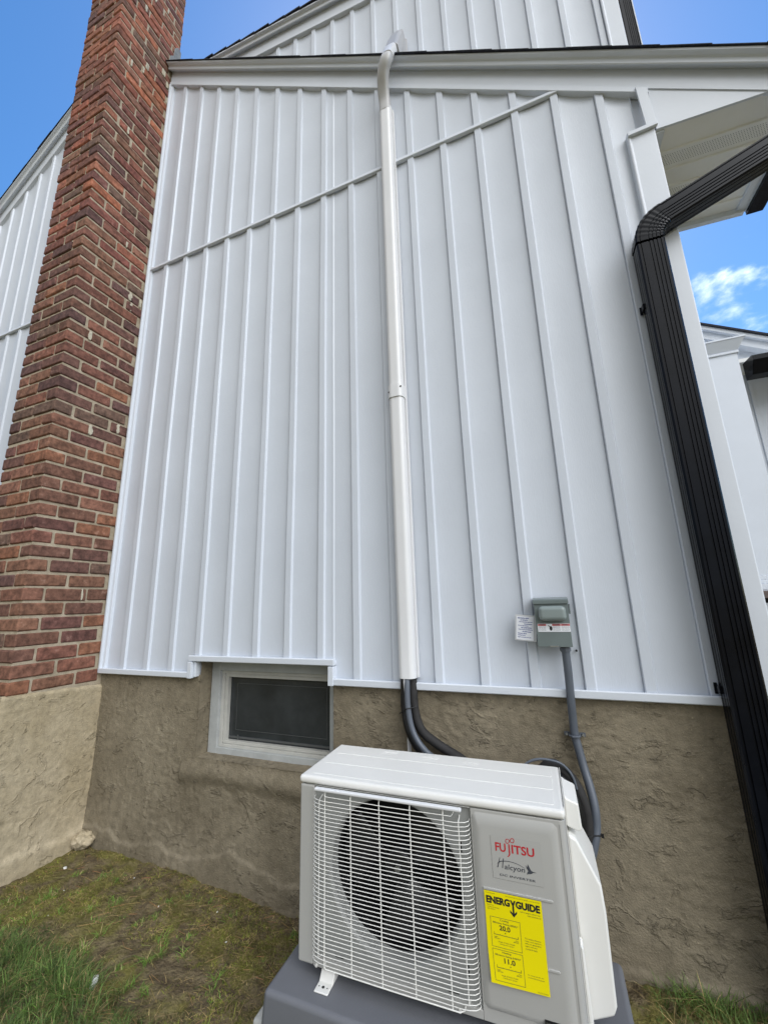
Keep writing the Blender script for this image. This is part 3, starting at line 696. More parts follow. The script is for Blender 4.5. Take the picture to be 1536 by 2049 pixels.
# ================================================================== DISCONNECT BOX
dz0, dz1 = 1.088, 1.262
db = empty('disconnect_box', (.022, 0, dz0)); tag(db, 'small grey electrical disconnect box with warning label mounted on white siding', 'electrical box')
H = dz1 - dz0
mb = MB(); mb.box(-.058, .058, -.086, -.024, 0, H - .006); mb.build('box_body', 'boxpaint', db, bevel=.002)
mb = MB(); mb.box(-.0605, .0595, -.092, -.0865, -.001, H - .012); mb.build('cover', 'boxpaint', db, bevel=.0015)
mb = MB(); mb.prism([(-.022, H + .006), (-.094, H), (-.098, H - .004), (-.098, H - .018), (-.0925, H - .018), (-.0925, H - .008), (-.022, H - .004)], -.0635, .0625, 'x'); mb.build('hood', 'boxpaint', db, bevel=.001)
mb = MB(); mb.box(-.046, .050, -.122, -.0915, .094, .148); M['bulge'] = mat('light_grey_enamel', (.22, .262, .258), .25); mb.build('handle_bulge', 'bulge', db, bevel=.017, seg=6)
mb = MB(); mb.box(-.018, .012, -.0975, -.0925, .000, .0035); mb.build('latch_edge', 'steel', db)
wl_ = MB(); wl_.box(-.054, .0585, -.0932, -.0924, .0535, .083); wlo = wl_.build('warning_label', 'paper', db)
mb = MB()
for a, b in ((-.053, -.024), (-.003, .026), (.028, .058)): mb.add([(a, -.0935, .075), (b, -.0935, .075), (b, -.0935, .082), (a, -.0935, .082)], [(0, 1, 2, 3)])
mb.build('red_band', 'redlab', wlo, fixn=False)
mb = MB()
for a in (-.052, -.002, .029): text_mesh('WARNING', a + .004, a + .024, .0765, .0808, -.0938, .02, mb=mb)
for a in (-.052, -.002, .029):
    for k, s in enumerate(('HAZARDOUS VOLTAGE', 'Turn off power', 'before servicing', 'this equipment')): text_mesh(s, a + .001, a + .026, .0695 - k * .0042, .0722 - k * .0042, -.0938, mb=mb)
mb.build('lettering', 'grey_ink', wlo, fixn=False)
mb = MB(); mb.tube([(-.017, -.0938, .077), (-.012, -.0942, .073), (-.008, -.0942, .070)], .0012, 6)
mb.add([(-.008 + .005 * math.cos(k * math.pi / 8), -.0940, .066 + .0085 * math.sin(k * math.pi / 8)) for k in range(16)], [tuple(range(16))]); mb.build('hazard_symbol', 'ink', wlo, fixn=False)
mb = MB(); mb.tube([(.034, -.058, .001), (.034, -.058, -.022)], .0165, 18); mb.tube([(.034, -.058, -.006), (.034, -.058, -.018)], .0195, 8); mb.build('conduit_fitting', 'conduit', db, smooth=True)
mb = MB(); mb.tube([(-.0635, -.055, .040), (-.0575, -.055, .040)], .004, 8); mb.build('side_screw', 'black', db)
mb = MB(); mb.box(.062, .0665, -.09, -.04, .118, H - .02); mb.build('side_lip', 'boxpaint', db)
mb = MB(); mb.tube([(.073, -.030, -.020), (.073, -.024, -.020)], .004, 10); mb.tube([(.073, -.012, -.020), (.073, -.032, -.022)], .0025, 8); mb.build('cable_plug', 'black', db)

tg = empty('permit_card', (-.0775, -.060, 1.112), R(-7)); tag(tg, 'small white printed card in clear sleeve hanging beside the grey disconnect box', 'card')
tg.rotation_euler = (R(-4), R(5), R(-6)); tg.scale = (1.18, 1, 1.06); tg.location.x = -.083; tg.location.z = 1.108
mb = MB(); mb.box(-.0325, .0345, .0, .0008, -.003, .090); mb.build('sleeve', mat('clear_sleeve', (.62, .63, .64), .15), tg)
cd = MB(); cd.box(-.029, .026, -.0018, -.0006, .0, .084); cdo = cd.build('card', 'paper', tg)
mb = MB()
for k, (s, a, b) in enumerate([('MECHANICAL PERMIT', -.024, .012), ('LOT AND BLOCK', -.016, .008), ('Date inspection approved', -.020, .022), ('Contractor', -.004, .022), ('Work description', -.024, .010), ('AIR CONDITIONING', -.014, .020), ('Heat pump installation', -.022, .023), ('Address', -.010, .018), ('Owner name', -.024, .004), ('Telephone', -.024, .0), ('Expires one year from date', -.024, .018)]):
    text_mesh(s, a, b, .0755 - k * .0068, .0797 - k * .0068, -.0022, .035, mb=mb)
mb.build('lettering', 'blue', cdo, fixn=False)
MB().tube([(-.040, -.060, 1.128), (-.048, -.061, 1.127), (-.055, -.061, 1.126)], .0018, 6)
pc = line('power_conduit', 'grey flexible conduit running from the disconnect box down the stucco to the heat pump', 'conduit',
     [(.056, -.058, 1.075), (.056, -.056, .99), (.054, -.048, .90), (.053, -.034, .83), (.053, -.028, .775), (.059, -.030, .736), (.069, -.040, .674), (.080, -.060, .618), (.086, -.078, .562), (.082, -.088, .507), (.071, -.10, .470), (.050, -.11, .420), (.02, -.115, .37), (-.02, -.12, .32)], .0145, 'conduit', 6, 14)
mb = MB(); mb.tube([(.053, -.028 + .017 * math.cos(a) * -1, .775) for a in ()] or [(.036, -.020, .772), (.037, -.040, .772), (.046, -.049, .772), (.060, -.049, .772), (.069, -.040, .772), (.070, -.020, .772)], .0038, 8); mb.box(.018, .037, -.016, -.012, .766, .779); mb.box(.069, .090, -.016, -.012, .766, .779)
cl = mb.build('clamp', 'conduit', pc, smooth=True)
mb = MB(); mb.tube([(.026, -.0125, .7725), (.026, -.024, .7725)], .0045, 6); mb.tube([(.082, -.0125, .7725), (.082, -.024, .7725)], .0045, 6); mb.build('clamp_screw', 'steel', cl)
t = MB(); t.tube(spline([(.030, -.10, .494), (.032, -.118, .490), (.050, -.1215, .490), (.068, -.112, .494), (.082, -.107, .494), (.098, -.098, .492), (.099, -.080, .488)], 4), .0022, 8); t.box(.094, .102, -.104, -.094, .488, .497)
tag(t.build('cable_tie', 'black', smooth=True), 'black tie strapping grey conduit to black pipe right of the heat pump', 'cable tie')

# ================================================================== PAD AND SLAB
sl = MB(); sl.box(-.935, .112, -.552, -.105, -.10, .078); tag(sl.build('concrete_slab', 'concrete', bevel=.012, seg=3), 'pale concrete slab showing at the edges under the grey equipment pad', 'slab')
pd = MB()
def frustum(mb, x0, x1, y0, y1, z0, z1, d): mb.add([(x0, y0, z0), (x1, y0, z0), (x1, y1, z0), (x0, y1, z0), (x0 + d, y0 + d, z1), (x1 - d, y0 + d, z1), (x1 - d, y1 - d, z1), (x0 + d, y1 - d, z1)], [(0, 3, 2, 1), (4, 5, 6, 7), (0, 1, 5, 4), (1, 2, 6, 5), (2, 3, 7, 6), (3, 0, 4, 7)])
frustum(pd, -.872, .108, -.605, -.158, .079, .199, .008); tag(pd.build('equipment_pad', 'pad', bevel=.014, seg=4), 'grey plastic equipment pad carrying the heat pump', 'pad')

# ================================================================== HEAT PUMP
hp = empty('heat_pump', (-.799, -.521, .229), R(.83)); tag(hp, 'white outdoor heat pump with wire fan grille and yellow energy label', 'heat pump')
W_, D_, H_ = .79, .29, .499
cxf, czf, rf = .306, .257, .204
# cabinet: sides, back, base
mb = MB()
mb.box(.003, .05, .012, D_, .0, .474); mb.box(.545, W_ - .003, .012, D_, .0, .474)
mb.box(.05, .545, .006, D_, .0, .020)
cab = mb.build('cabinet', 'acwhite', hp, bevel=.006)
# rounded corner posts of the front
mb = MB(); mb.box(0, .052, 0, .05, .001, .473); mb.build('front_post', 'acfront_shade', hp, bevel=.006, seg=3)
mb = MB(); mb.prism([(.545, .0), (.772, .0), (.782, .003), (.788, .010), (.790, .020), (.790, .034), (.545, .034)], .001, .473, 'z'); mb.build('front_panel', 'acfront_shade', hp, bevel=.002)
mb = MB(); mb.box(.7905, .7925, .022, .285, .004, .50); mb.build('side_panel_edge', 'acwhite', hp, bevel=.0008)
mb = MB(); mb.box(.052, .545, .0, .03, .001, .021); mb.box(.052, .545, .0, .03, .4725, .4745); mb.build('front_rail', 'acfront_shade', hp, bevel=.002)
# shroud plate: rectangle with round opening, rolled bell mouth
mb = MB(); n = 72; rect = []; c1_, c2_, c3_, c4_ = [], [], [], []
x0, x1, z0, z1, ry = .0515, .5455, .0205, .473, .010
for k in range(n):
    a = 2 * math.pi * (k + .5) / n; dx, dz = math.cos(a), math.sin(a)
    ts = [((x1 if dx > 0 else x0) - cxf) / dx if abs(dx) > 1e-6 else 9, ((z1 if dz > 0 else z0) - czf) / dz if abs(dz) > 1e-6 else 9]
    t = min(ts); rect.append((cxf + dx * t, ry, czf + dz * t)); rr = rf + .006
    c1_.append((cxf + dx * rr, ry, czf + dz * rr)); c2_.append((cxf + dx * (rf + .001), ry + .002, czf + dz * (rf + .001))); c3_.append((cxf + dx * (rf - .004), ry + .010, czf + dz * (rf - .004))); c4_.append((cxf + dx * (rf - .005), ry + .045, czf + dz * (rf - .005)))
vs = rect + c1_ + c2_ + c3_ + c4_; fs = []
for lv in range(4): fs += [(lv * n + k, lv * n + (k + 1) % n, (lv + 1) * n + (k + 1) % n, (lv + 1) * n + k) for k in range(n)]
for cx_, cz_ in ((x0, z0), (x1, z0), (x1, z1), (x0, z1)):
    k = min(range(n), key=lambda i: -(((rect[i][0] - cxf) * (cx_ - cxf) + (rect[i][2] - czf) * (cz_ - czf)) / math.hypot(rect[i][0] - cxf, rect[i][2] - czf)))
    cand = [i for i in (k - 1, k, (k + 1) % n)]
    # corner fill
    for i in range(n):
        p, q = rect[i], rect[(i + 1) % n]
        if (abs(p[0] - cx_) < 1e-6 and abs(q[2] - cz_) < 1e-6) or (abs(p[2] - cz_) < 1e-6 and abs(q[0] - cx_) < 1e-6):
            if abs(p[0] - q[0]) > 1e-6 and abs(p[2] - q[2]) > 1e-6: vs.append((cx_, ry, cz_)); fs.append((i, (i + 1) % n, len(vs) - 1))
M['shroud'] = mat('shroud_shaded', (.29, .295, .285), .5)  # darker copy of the front paint: shade behind the grille put into the colour
shroud = MB().add(vs, fs).build('fan_shroud', 'shroud', hp, smooth=True, fixn=True)
mb = MB()
for x, z in ((.066, .378), (.066, .13), (.512, .369), (.512, .09)): mb.box(x - .002, x + .002, ry - .0012, ry - .0004, z - .013, z + .013)
for x, z in ((.135, .034), (.47, .034)): mb.box(x - .014, x + .014, ry - .0012, ry - .0004, z - .002, z + .002)
mb.build('slot', 'black', shroud)
mb = MB(); mb.tube([(cxf, .056, czf), (cxf, .17, czf)], rf - .004, 64, caps=False); mb.box(.055, .54, .171, .18, .03, .47); mb.box(.055, .54, .0565, .0575, .455, .47); mb.build('fan_housing', 'black', hp, smooth=True)
# fan
fan = MB(); fan.tube([(cxf, .060, czf), (cxf, .066, czf), (cxf, .12, czf)], .046, 28, scales=[.86, 1, 1]); fano = fan.build('fan', 'black', hp, smooth=True, angle=40)
mb = MB(); mb.tube([(cxf, .052, czf), (cxf, .060, czf)], .010, 6); mb.build('hub_nut', 'steel', fano)
MBK = mat('fan_blade_plastic', (.010, .010, .011), .45)
for b_ in range(3):
    vs = []; fs = []; nr, na = 10, 10
    for i in range(nr + 1):
        r_ = .044 + (rf - .016 - .044) * i / nr; w = .55 + .65 * (i / nr) ** .7
        for j in range(na + 1):
            u = j / na - .5; a = b_ * 2 * math.pi / 3 + .7 + u * w * 1.25 + .25 * (i / nr); vs.append((cxf + r_ * math.cos(a), .092 + u * .050 - .010 * (i / nr), czf + r_ * math.sin(a)))
    for i in range(nr):
        for j in range(na): q = i * (na + 1) + j; fs.append((q, q + na + 1, q + na + 2, q + 1))
    o = MB().add(vs, fs).build('blade', MBK, fano, smooth=True); sm = o.modifiers.new('thick', 'SOLIDIFY'); sm.thickness = .002
# wire grille
gr = MB(); ny = 41
bow = lambda x, yb: -.019 if .095 < x < .50 else None
for k in range(ny):
    z = .4525 - k * .01062
    xl, xr = .0535, .5405
    if k == 0: xl, xr = .092, .50
    ysh = .0
    pts = [(xl, ry - .001, z + .0005), (xl + .001, -.006, z), (xl + .012, -.0145, z), (.080, -.0185, z - .0005), (.10, -.020, z - .001), (.30, -.0205, z - .0012), (.50, -.020, z - .001), (.515, -.0185, z - .0005), (xr - .010, -.0145, z), (xr - .001, -.006, z), (xr, ry - .001, z + .0005)]
    if k == 0: pts = [(.092, ry - .001, z + .012), (.093, -.012, z + .008), (.10, -.020, z + .002), (.30, -.0205, z), (.495, -.020, z + .002), (.50, -.012, z + .008), (.501, ry - .001, z + .012)]
    gr.tube(pts, .00108, 6)
gr.tube([(.095, ry - .001, .019), (.096, -.012, .018), (.105, -.020, .018), (.30, -.0205, .0175), (.49, -.020, .018), (.50, -.012, .018), (.501, ry - .001, .019)], .0017, 6)
wires = gr.build('grille', 'wire', hp, smooth=True, angle=80)
gr = MB()
for x in (.099, .186, .279, .374, .471): gr.tube([(x, -.012, .470), (x, -.0172, .458), (x, -.0172, .030), (x, -.0172, .018)], .00175, 6)
for x in (.077, .513): gr.tube([(x, ry - .001, .447), (x, -.013, .440), (x, -.013, .034), (x, ry - .001, .028)], .0016, 6)
gr.build('upright_wire', 'wire', wires, smooth=True, angle=80)
mb = MB(); mb.box(.064, .524, -.024, -.010, .4675, .4765); mb.build('top_bar', 'cover', wires, bevel=.003)
# lid
mb = MB(); mb.box(-.003, W_ + .001, -.004, D_ + .004, .4755, H_); lid = mb.build('lid', 'acwhite', hp, bevel=.010, seg=5)
lid.data.materials.clear(); lid.data.materials.append(M['acwhite'])
mb = MB()
def emb(x0, x1, y0, y1, h=.0012): mb.prism([(x0, y0 + .0), (x0 + .003, y0 - .0), (x1, y0), (x1 + .002, y0 + .003), (x1 + .002, y1 - .003), (x1, y1), (x0, y1)], H_ - .0005, H_ + h, 'z')
for y0, y1 in ((.022, .10), (.112, .19), (.202, .268)): emb(.030, .765, y0, y1)
mb.build('raised_rib', 'acwhite', lid, bevel=.0011, seg=2)
mb = MB(); rnd = random.Random(4)
for cx_, cy_ in ((.22, .255), (.37, .245), (.51, .235)):
    for k in range(7):
        x = cx_ + (k - 3) * .008 + rnd.uniform(-.002, .002); mb.tube([(x, cy_ - .012 + rnd.uniform(-.004, .004), H_ + .0012), (x + .006, cy_ + .010, H_ + .0012)], .0008, 5)
mb.build('embossed_mark', 'acwhite', lid)
# control panel face: raised plateau, grooves
def plateau(mb, x0, x1, z0, z1, d, h, y=0):
    c = .010
    def rr(x0, x1, z0, z1, c, y): return [(x0 + c, y, z0), (x1 - c, y, z0), (x1, y, z0 + c), (x1, y, z1 - c), (x1 - c, y, z1), (x0 + c, y, z1), (x0, y, z1 - c), (x0, y, z0 + c)]
    a = rr(x0, x1, z0, z1, c, y); b = rr(x0 + d, x1 - d, z0 + d, z1 - d * 1.3, c * .7, y - h)
    mb.add(a + b, [(i, (i + 1) % 8, (i + 1) % 8 + 8, i + 8) for i in range(8)] + [tuple(range(8, 16))])
mb = MB(); plateau(mb, .549, .768, .030, .466, .020, .012, -.0002); cpl = mb.build('raised_panel', 'acfront_shade', hp, bevel=.003, seg=3)
PY = -.0122
mb = MB()
for z, xa, xb in ((.297, .571, .738), (.153, .571, .738)):
    mb.prism([(xa, z - .003), (xb, z - .003), (xb + .003, z), (xb, z + .003), (xa, z + .003), (xa - .003, z)], PY - .0022, PY + .001, 'y')
mb.build('moulded_rib', 'acfront_shade', cpl, bevel=.0012, seg=2)
mb = MB(); mb.box(.7745, .7765, -.0006, .003, .03, .465); mb.build('groove_shadow', mat('shadow_gap_paint', (.42, .42, .40), .5), cpl)  # flat strip for the groove, its shadow given as paint colour
# energy label, slightly curled
def curl(v):
    x, y, z = v; u = (x - .571) / .141; w = (z - .101) / .193
    off = -.0004 - .0045 * max(0, 1 - w / .45) ** 2 * (1.1 - .9 * u) - .0012 * math.sin(w * 7) * (1 - u) * .5
    return (x + .010 * max(0, .35 - w) * (1 - u), PY - .0026 + off + y, z)
lb = MB(); nx, nz_ = 10, 16; vs = []; fs = []
for yy in (0, .0003):
    for i in range(nx + 1):
        for j in range(nz_ + 1): vs.append(curl((.571 + .141 * i / nx, yy, .101 + .193 * j / nz_)))
for i in range(nx):
    for j in range(nz_): a = i * (nz_ + 1) + j; fs += [(a, a + nz_ + 1, a + nz_ + 2, a + 1)]; b = a + (nx + 1) * (nz_ + 1); fs += [(b, b + 1, b + nz_ + 2, b + nz_ + 1)]
lab = lb.add(vs, fs).build('energy_label', 'yellow', hp, smooth=True, fixn=False); lab['label'] = 'yellow energy guide label on the front panel'
cw = lambda v: curl((v[0], v[1] - .0004, v[2]))
# coordinates on the label as fractions
LXf = lambda u: .571 + .141 * u
LZf = lambda w: .101 + .193 * w
def lt(mb, s, u0, u1, w0, w1, bold=0.0): text_mesh(s, LXf(u0), LXf(u1), LZf(w0), LZf(w1), 0, bold, warp=cw, mb=mb)
mb = MB()
lt(mb, 'ENERG', .03, .45, .862, .948, .05); lt(mb, 'GUIDE', .55, .965, .862, .948, .05)
q = [(.455, .945), (.485, .945), (.505, .915), (.525, .945), (.555, .945), (.520, .885), (.520, .80), (.565, .83), (.565, .805), (.505, .755), (.445, .805), (.445, .83), (.490, .80), (.490, .885)]
mb.add([cw((LXf(a), 0, LZf(b))) for a, b in q], [tuple(range(len(q)))])
lt(mb, '20.0', .23, .42, .575, .632, .02); lt(mb, '11.0', .27, .46, .228, .283, .02)
for u, w in ((.33, .558), (.37, .210)): mb.add([cw((LXf(u - .012), 0, LZf(w))), cw((LXf(u), 0, LZf(w - .014))), cw((LXf(u + .012), 0, LZf(w)))], [(0, 1, 2)])
mb.build('heading', 'ink', lab, fixn=False)
mb = MB()
def lrect(u0, u1, w0, w1, t=.006):
    for a, b, c, d in ((u0, u1, w0, w0 + t * .75), (u0, u1, w1 - t * .75, w1), (u0, u0 + t, w0, w1), (u1 - t, u1, w0, w1)):
        k = 8; vs = []; fs = []
        for i in range(k + 1):
            if b - a > d - c: vs += [cw((LXf(a + (b - a) * i / k), 0, LZf(c))), cw((LXf(a + (b - a) * i / k), 0, LZf(d)))]
            else: vs += [cw((LXf(a), 0, LZf(c + (d - c) * i / k))), cw((LXf(b), 0, LZf(c + (d - c) * i / k)))]
        for i in range(k): fs.append((2 * i, 2 * i + 2, 2 * i + 3, 2 * i + 1))
        mb.add(vs, fs)
lrect(.08, .60, .385, .715); lrect(.08, .60, .035, .365)
lt(mb, 'Cooling', .25, .40, .674, .700, .01); lt(mb, 'Efficiency Rating (SEER)*', .12, .56, .640, .665, .01)
lt(mb, 'Heating', .25, .40, .325, .350, .01); lt(mb, 'Efficiency Rating (HSPF)*', .12, .56, .292, .316, .01)
for w in (.520, .170):
    lrect(.13, .55, w, w + .006, .004); lrect(.13, .136, w, w + .03, .006); lrect(.545, .551, w, w + .03, .006)
    for u in (.235, .34, .445): lrect(u, u + .004, w, w + .012, .004)
    lt(mb, 'Least', .13, .19, w - .028, w - .014); lt(mb, 'Most', .50, .55, w - .028, w - .014); lt(mb, 'efficient', .13, .23, w - .044, w - .030); lt(mb, 'efficient', .46, .55, w - .044, w - .030)
    lt(mb, 'Range of Similar Models', .20, .48, w - .082, w - .064); lt(mb, 'Combination System', .22, .46, w - .104, w - .088)
for k, s in enumerate(('The heating efficiency', 'rating varies slightly in', 'different geographic', 'regions. Ask your', 'contractor for details.')): lt(mb, s, .66, .93 if k < 3 else .86, .545 - k * .027, .562 - k * .027)
lt(mb, 'U.S. Government', .03, .19, .975, .986); lt(mb, 'Federal law prohibits removal of this label before consumer purchase.', .38, .97, .970, .984)
for k, s in enumerate(('Heat Pump', 'Cooling and Heating', 'Split System')): lt(mb, s, .04, (.16, .25, .18)[k], .834 - k * .022, .850 - k * .022)
lt(mb, 'FUJITSU GENERAL AMERICA, INC.', .62, .97, .826, .842); lt(mb, 'Outdoor unit and indoor unit', .74, .97, .802, .818)
lt(mb, 'For energy cost info, visit', .66, .92, .165, .180); lt(mb, 'productinfo.energy.gov', .66, .93, .140, .155); lt(mb, 'Federal Trade Commission', .80, .97, .015, .026)
mb.build('fine_print', 'ink2', lab, fixn=False)
# maker's mark
LY = PY - .0016
st = MB(); st.add([(.598, PY - .0010, .325), (.722, PY - .0010, .325), (.722, PY - .0010, .422), (.598, PY - .0010, .422)], [(0, 1, 2, 3)])
badge = st.build('brand_sticker', mat('clear_film', (.42, .415, .393), .36), hp, fixn=False)
mb = MB()
zt, zb2 = .4075, .3875
text_mesh('FU', .609, .6355, zb2, zt, LY, .02, mb=mb)
text_mesh('ITSU', .6505, .7065, zb2, zt, LY, .02, mb=mb)
jp = spline([(.6445, 0, zt), (.6445, 0, .392), (.6440, 0, .3835), (.6395, 0, .3785)], 5)
for a, b in zip(jp[:-1], jp[1:]):
    w_ = .0016; mb.add([(a.x - w_, LY, a.z), (a.x + w_, LY, a.z), (b.x + w_, LY, b.z), (b.x - w_, LY, b.z)], [(0, 1, 2, 3)])
inf = []
for k in range(41):
    t_ = 2 * math.pi * k / 40; dd = 1 + math.sin(t_) ** 2; inf.append((.6475 + .0108 * math.cos(t_) / dd, .4155 + .014 * math.sin(t_) * math.cos(t_) / dd + .002 * math.cos(t_)))
for i in range(40):
    (ax, az), (bx, bz) = inf[i], inf[i + 1]; l_ = math.hypot(bx - ax, bz - az) or 1; nx_, nz2 = -(bz - az) / l_ * .0008, (bx - ax) / l_ * .0008
    mb.add([(ax - nx_, LY, az - nz2), (bx - nx_, LY, bz - nz2), (bx + nx_, LY, bz + nz2), (ax + nx_, LY, az + nz2)], [(0, 1, 2, 3)])
mb.build('red_wordmark', 'red', badge, fixn=False)
mb = MB()
text_mesh('alcyon', .6285, .6795, .3455, .3610, LY, .004, .12, mb=mb)
def stroke(pts, w0, w1):
    P_ = spline([(a, 0, b) for a, b in pts], 6)
    for i in range(len(P_) - 1):
        a, b = P_[i], P_[i + 1]; t_ = (b - a).normalized(); k = i / len(P_); w = w0 + (w1 - w0) * k; n_ = Vector((-t_.z, 0, t_.x)) * w
        mb.add([(a.x - n_.x, LY, a.z - n_.z), (b.x - n_.x, LY, b.z - n_.z), (b.x + n_.x, LY, b.z + n_.z), (a.x + n_.x, LY, a.z + n_.z)], [(0, 1, 2, 3)])
stroke([(.6185, .3735), (.6150, .3620), (.6110, .3500)], .0006, .0012); stroke([(.6275, .3725), (.6255, .3620), (.6235, .3505)], .0010, .0008)
stroke([(.6125, .3590), (.6200, .3650), (.6400, .3680), (.6620, .3655), (.6800, .3590)], .0011, .0003)
bird = [(.6820, .3665), (.6860, .3620), (.6880, .3700), (.6925, .3600), (.6955, .3560), (.7000, .3545), (.7080, .3538), (.6990, .3525), (.6960, .3500), (.6900, .3480), (.6870, .3485), (.6835, .3455), (.6850, .3510), (.6880, .3545), (.6850, .3585)]
mb.add([(a, LY, b) for a, b in bird], [tuple(range(len(bird)))])
text_mesh('DC INVERTER', .6150, .7035, .3325, .3372, LY, .01, .1, mb=mb)
mb.build('model_wordmark', 'grey_ink', badge, fixn=False)
mb = MB(); mb.box(.694, .748, PY - .0014, PY - .0004, .030, .052) ; rp = mb.build('rating_plate', 'black', hp); mb = MB(); text_mesh('FUJITSU', .697, .711, .0435, .048, PY - .0018, .01, mb=mb); text_mesh('GENERAL', .713, .725, .044, .0475, PY - .0018, .01, mb=mb); mb.build('lettering', 'steel', rp, fixn=False)
mb = MB()
for x, z in ((.064, .0055), (.486, .0055), (.70, .0055)): mb.tube([(x, .001, z), (x, -.003, z)], .0042, 10)
mb.build('screw', 'acwhite', hp, smooth=True)
# side: grab handle and valve cover
mb = MB(); mb.prism([(.793, .520 - .02), (.802, .492), (.829, .482), (.8315, .420), (.822, .414), (.793, .424)], .085, .22, 'y'); mb.build('grab_handle', 'acwhite', hp, bevel=.006, seg=3)
mb = MB(); mb.prism([(.793, .412), (.814, .402), (.8605, .305), (.864, .245), (.862, .052), (.854, .032), (.793, .006)], .070, .262, 'y'); mb.build('valve_cover', 'acwhite', hp, bevel=.007, seg=3)
mb = MB(); mb.prism([(.793, .19), (.799, .185), (.804, .03), (.800, .002), (.793, .0)], .030, .066, 'y'); mb.build('valve_bracket', 'acwhite', hp, bevel=.003)
mb = MB(); mb.box(-.018, -.003, .19, .27, .455, .472); mb.build('rear_handle', 'acwhite', hp, bevel=.005)
# mounting feet
for x in (.098, .66):
    mb = MB(); mb.prism([(.05, -.001), (.012, -.001), (-.006, -.0245), (-.037, -.0245), (-.037, -.0295), (.05, -.0295)], x - .022, x + .022, 'x'); f_ = mb.build('foot', 'acwhite', hp, bevel=.0025)
    mb = MB()
    for dx, r_ in ((0, .0042), (-.013, .0018), (.013, .0018)): mb.tube([(x + dx, -.021, -.0236), (x + dx, -.021, -.0240 + .0002)], r_, 14)
    mb.build('bolt_hole', 'black', f_)
for x in (.098, .66):
    mb = MB(); mb.box(x - .022, x + .022, .24, .325, -.0295, -.0005); mb.build('foot', 'acwhite', hp, bevel=.002)

# ================================================================== ENTRY PORCH FAR RIGHT
po = empty('entry_porch', (2.0, 3.0, 0)); tag(po, 'white entry porch with square column and dark-edged roof beyond the house corner', 'porch')
ox, oy = -2.0, -3.0
def part(name, m, fn, bevel=0, parent=po):
    mb = MB(); fn(mb); mb.v = [(x + ox, y + oy, z) for x, y, z in mb.v]; return mb.build(name, m, parent, bevel=bevel)
colm = part('column', 'trim', lambda b: b.box(1.55, 2.049, 2.80, 3.25, 1.40, 3.61), .004)
def cap(b):
    b.box(1.535, 2.062, 2.785, 3.265, 3.585, 3.61)
    b.add([(1.545, 2.795, 3.612), (2.056, 2.795, 3.612), (2.056, 3.26, 3.612), (1.545, 3.26, 3.612), (1.49, 2.74, 3.715), (2.115, 2.74, 3.715), (2.115, 3.31, 3.715), (1.49, 3.31, 3.715)], [(0, 3, 2, 1), (4, 5, 6, 7), (0, 1, 5, 4), (1, 2, 6, 5), (2, 3, 7, 6), (3, 0, 4, 7)])
    b.box(1.485, 2.12, 2.735, 3.315, 3.716, 3.735)
part('capital', 'trim', cap, .003, colm)
part('plinth', 'trim', lambda b: (b.box(1.52, 2.075, 2.77, 3.28, 1.275, 1.33), b.box(1.535, 2.062, 2.785, 3.265, 1.331, 1.36), b.box(1.542, 2.056, 2.792, 3.26, 1.361, 1.40)), .004, colm)
part('stone_ledge', 'stonecap', lambda b: [b.box(1.3 + k * .22, 1.516 + k * .22, 2.72, 3.6, 1.205, 1.268) for k in range(7)], .005)
part('panel_frame', 'blackalu', lambda b: (b.box(1.50, 1.80, 2.78, 2.82, .0, 1.203), b.box(1.801, 2.7, 2.78, 2.82, 1.165, 1.203)))
part('porch_panel', 'trim', lambda b: b.box(1.801, 2.7, 2.79, 2.81, .0, 1.164))
part('porch_floor', 'concrete', lambda b: b.box(1.3, 2.8, 2.83, 3.6, -.1, 1.2))
def pwall(b): b.prism([(1.9, 1.2), (4.5, 1.2), (4.5, 2.80), (1.9, 4.24)], 3.40, 3.48)
part('wall', 'vinyl', pwall)
part('batten', 'vinyl', lambda b: [b.box(2.15 + k * .19, 2.185 + k * .19, 3.388, 3.399, 1.2, 3.60) for k in range(12)], .002)
def prake(b):
    fz = lambda x, o: 4.237 - .556 * (x - 2.034) + o
    for (y0, y1, a, c) in ((3.30, 3.399, -.155, -.03), (3.26, 3.299, -.06, -.012)):
        b.prism([(1.0, fz(1.0, a)), (4.5, fz(4.5, a)), (4.5, fz(4.5, c)), (1.0, fz(1.0, c))], y0, y1, 'y')
part('rake_board', 'trim', prake, .002)
part('roof', 'shingle', lambda b: b.prism([(1.0, 4.237 + .575 - .011), (4.5, 4.237 - 1.371 - .011), (4.5, 4.237 - 1.371 + .012), (1.0, 4.237 + .575 + .012)], 3.24, 6.0, 'y'))
part('porch_soffit', 'soffit', lambda b: b.box(2.05, 4.5, 3.06, 3.385, 3.60, 3.64))
g2 = gutter('gutter', 'distant black gutter at the right edge of the photo beside the porch column', 2.19, 4.4, 3.06, 0, 3.385, 'x', size=.20)

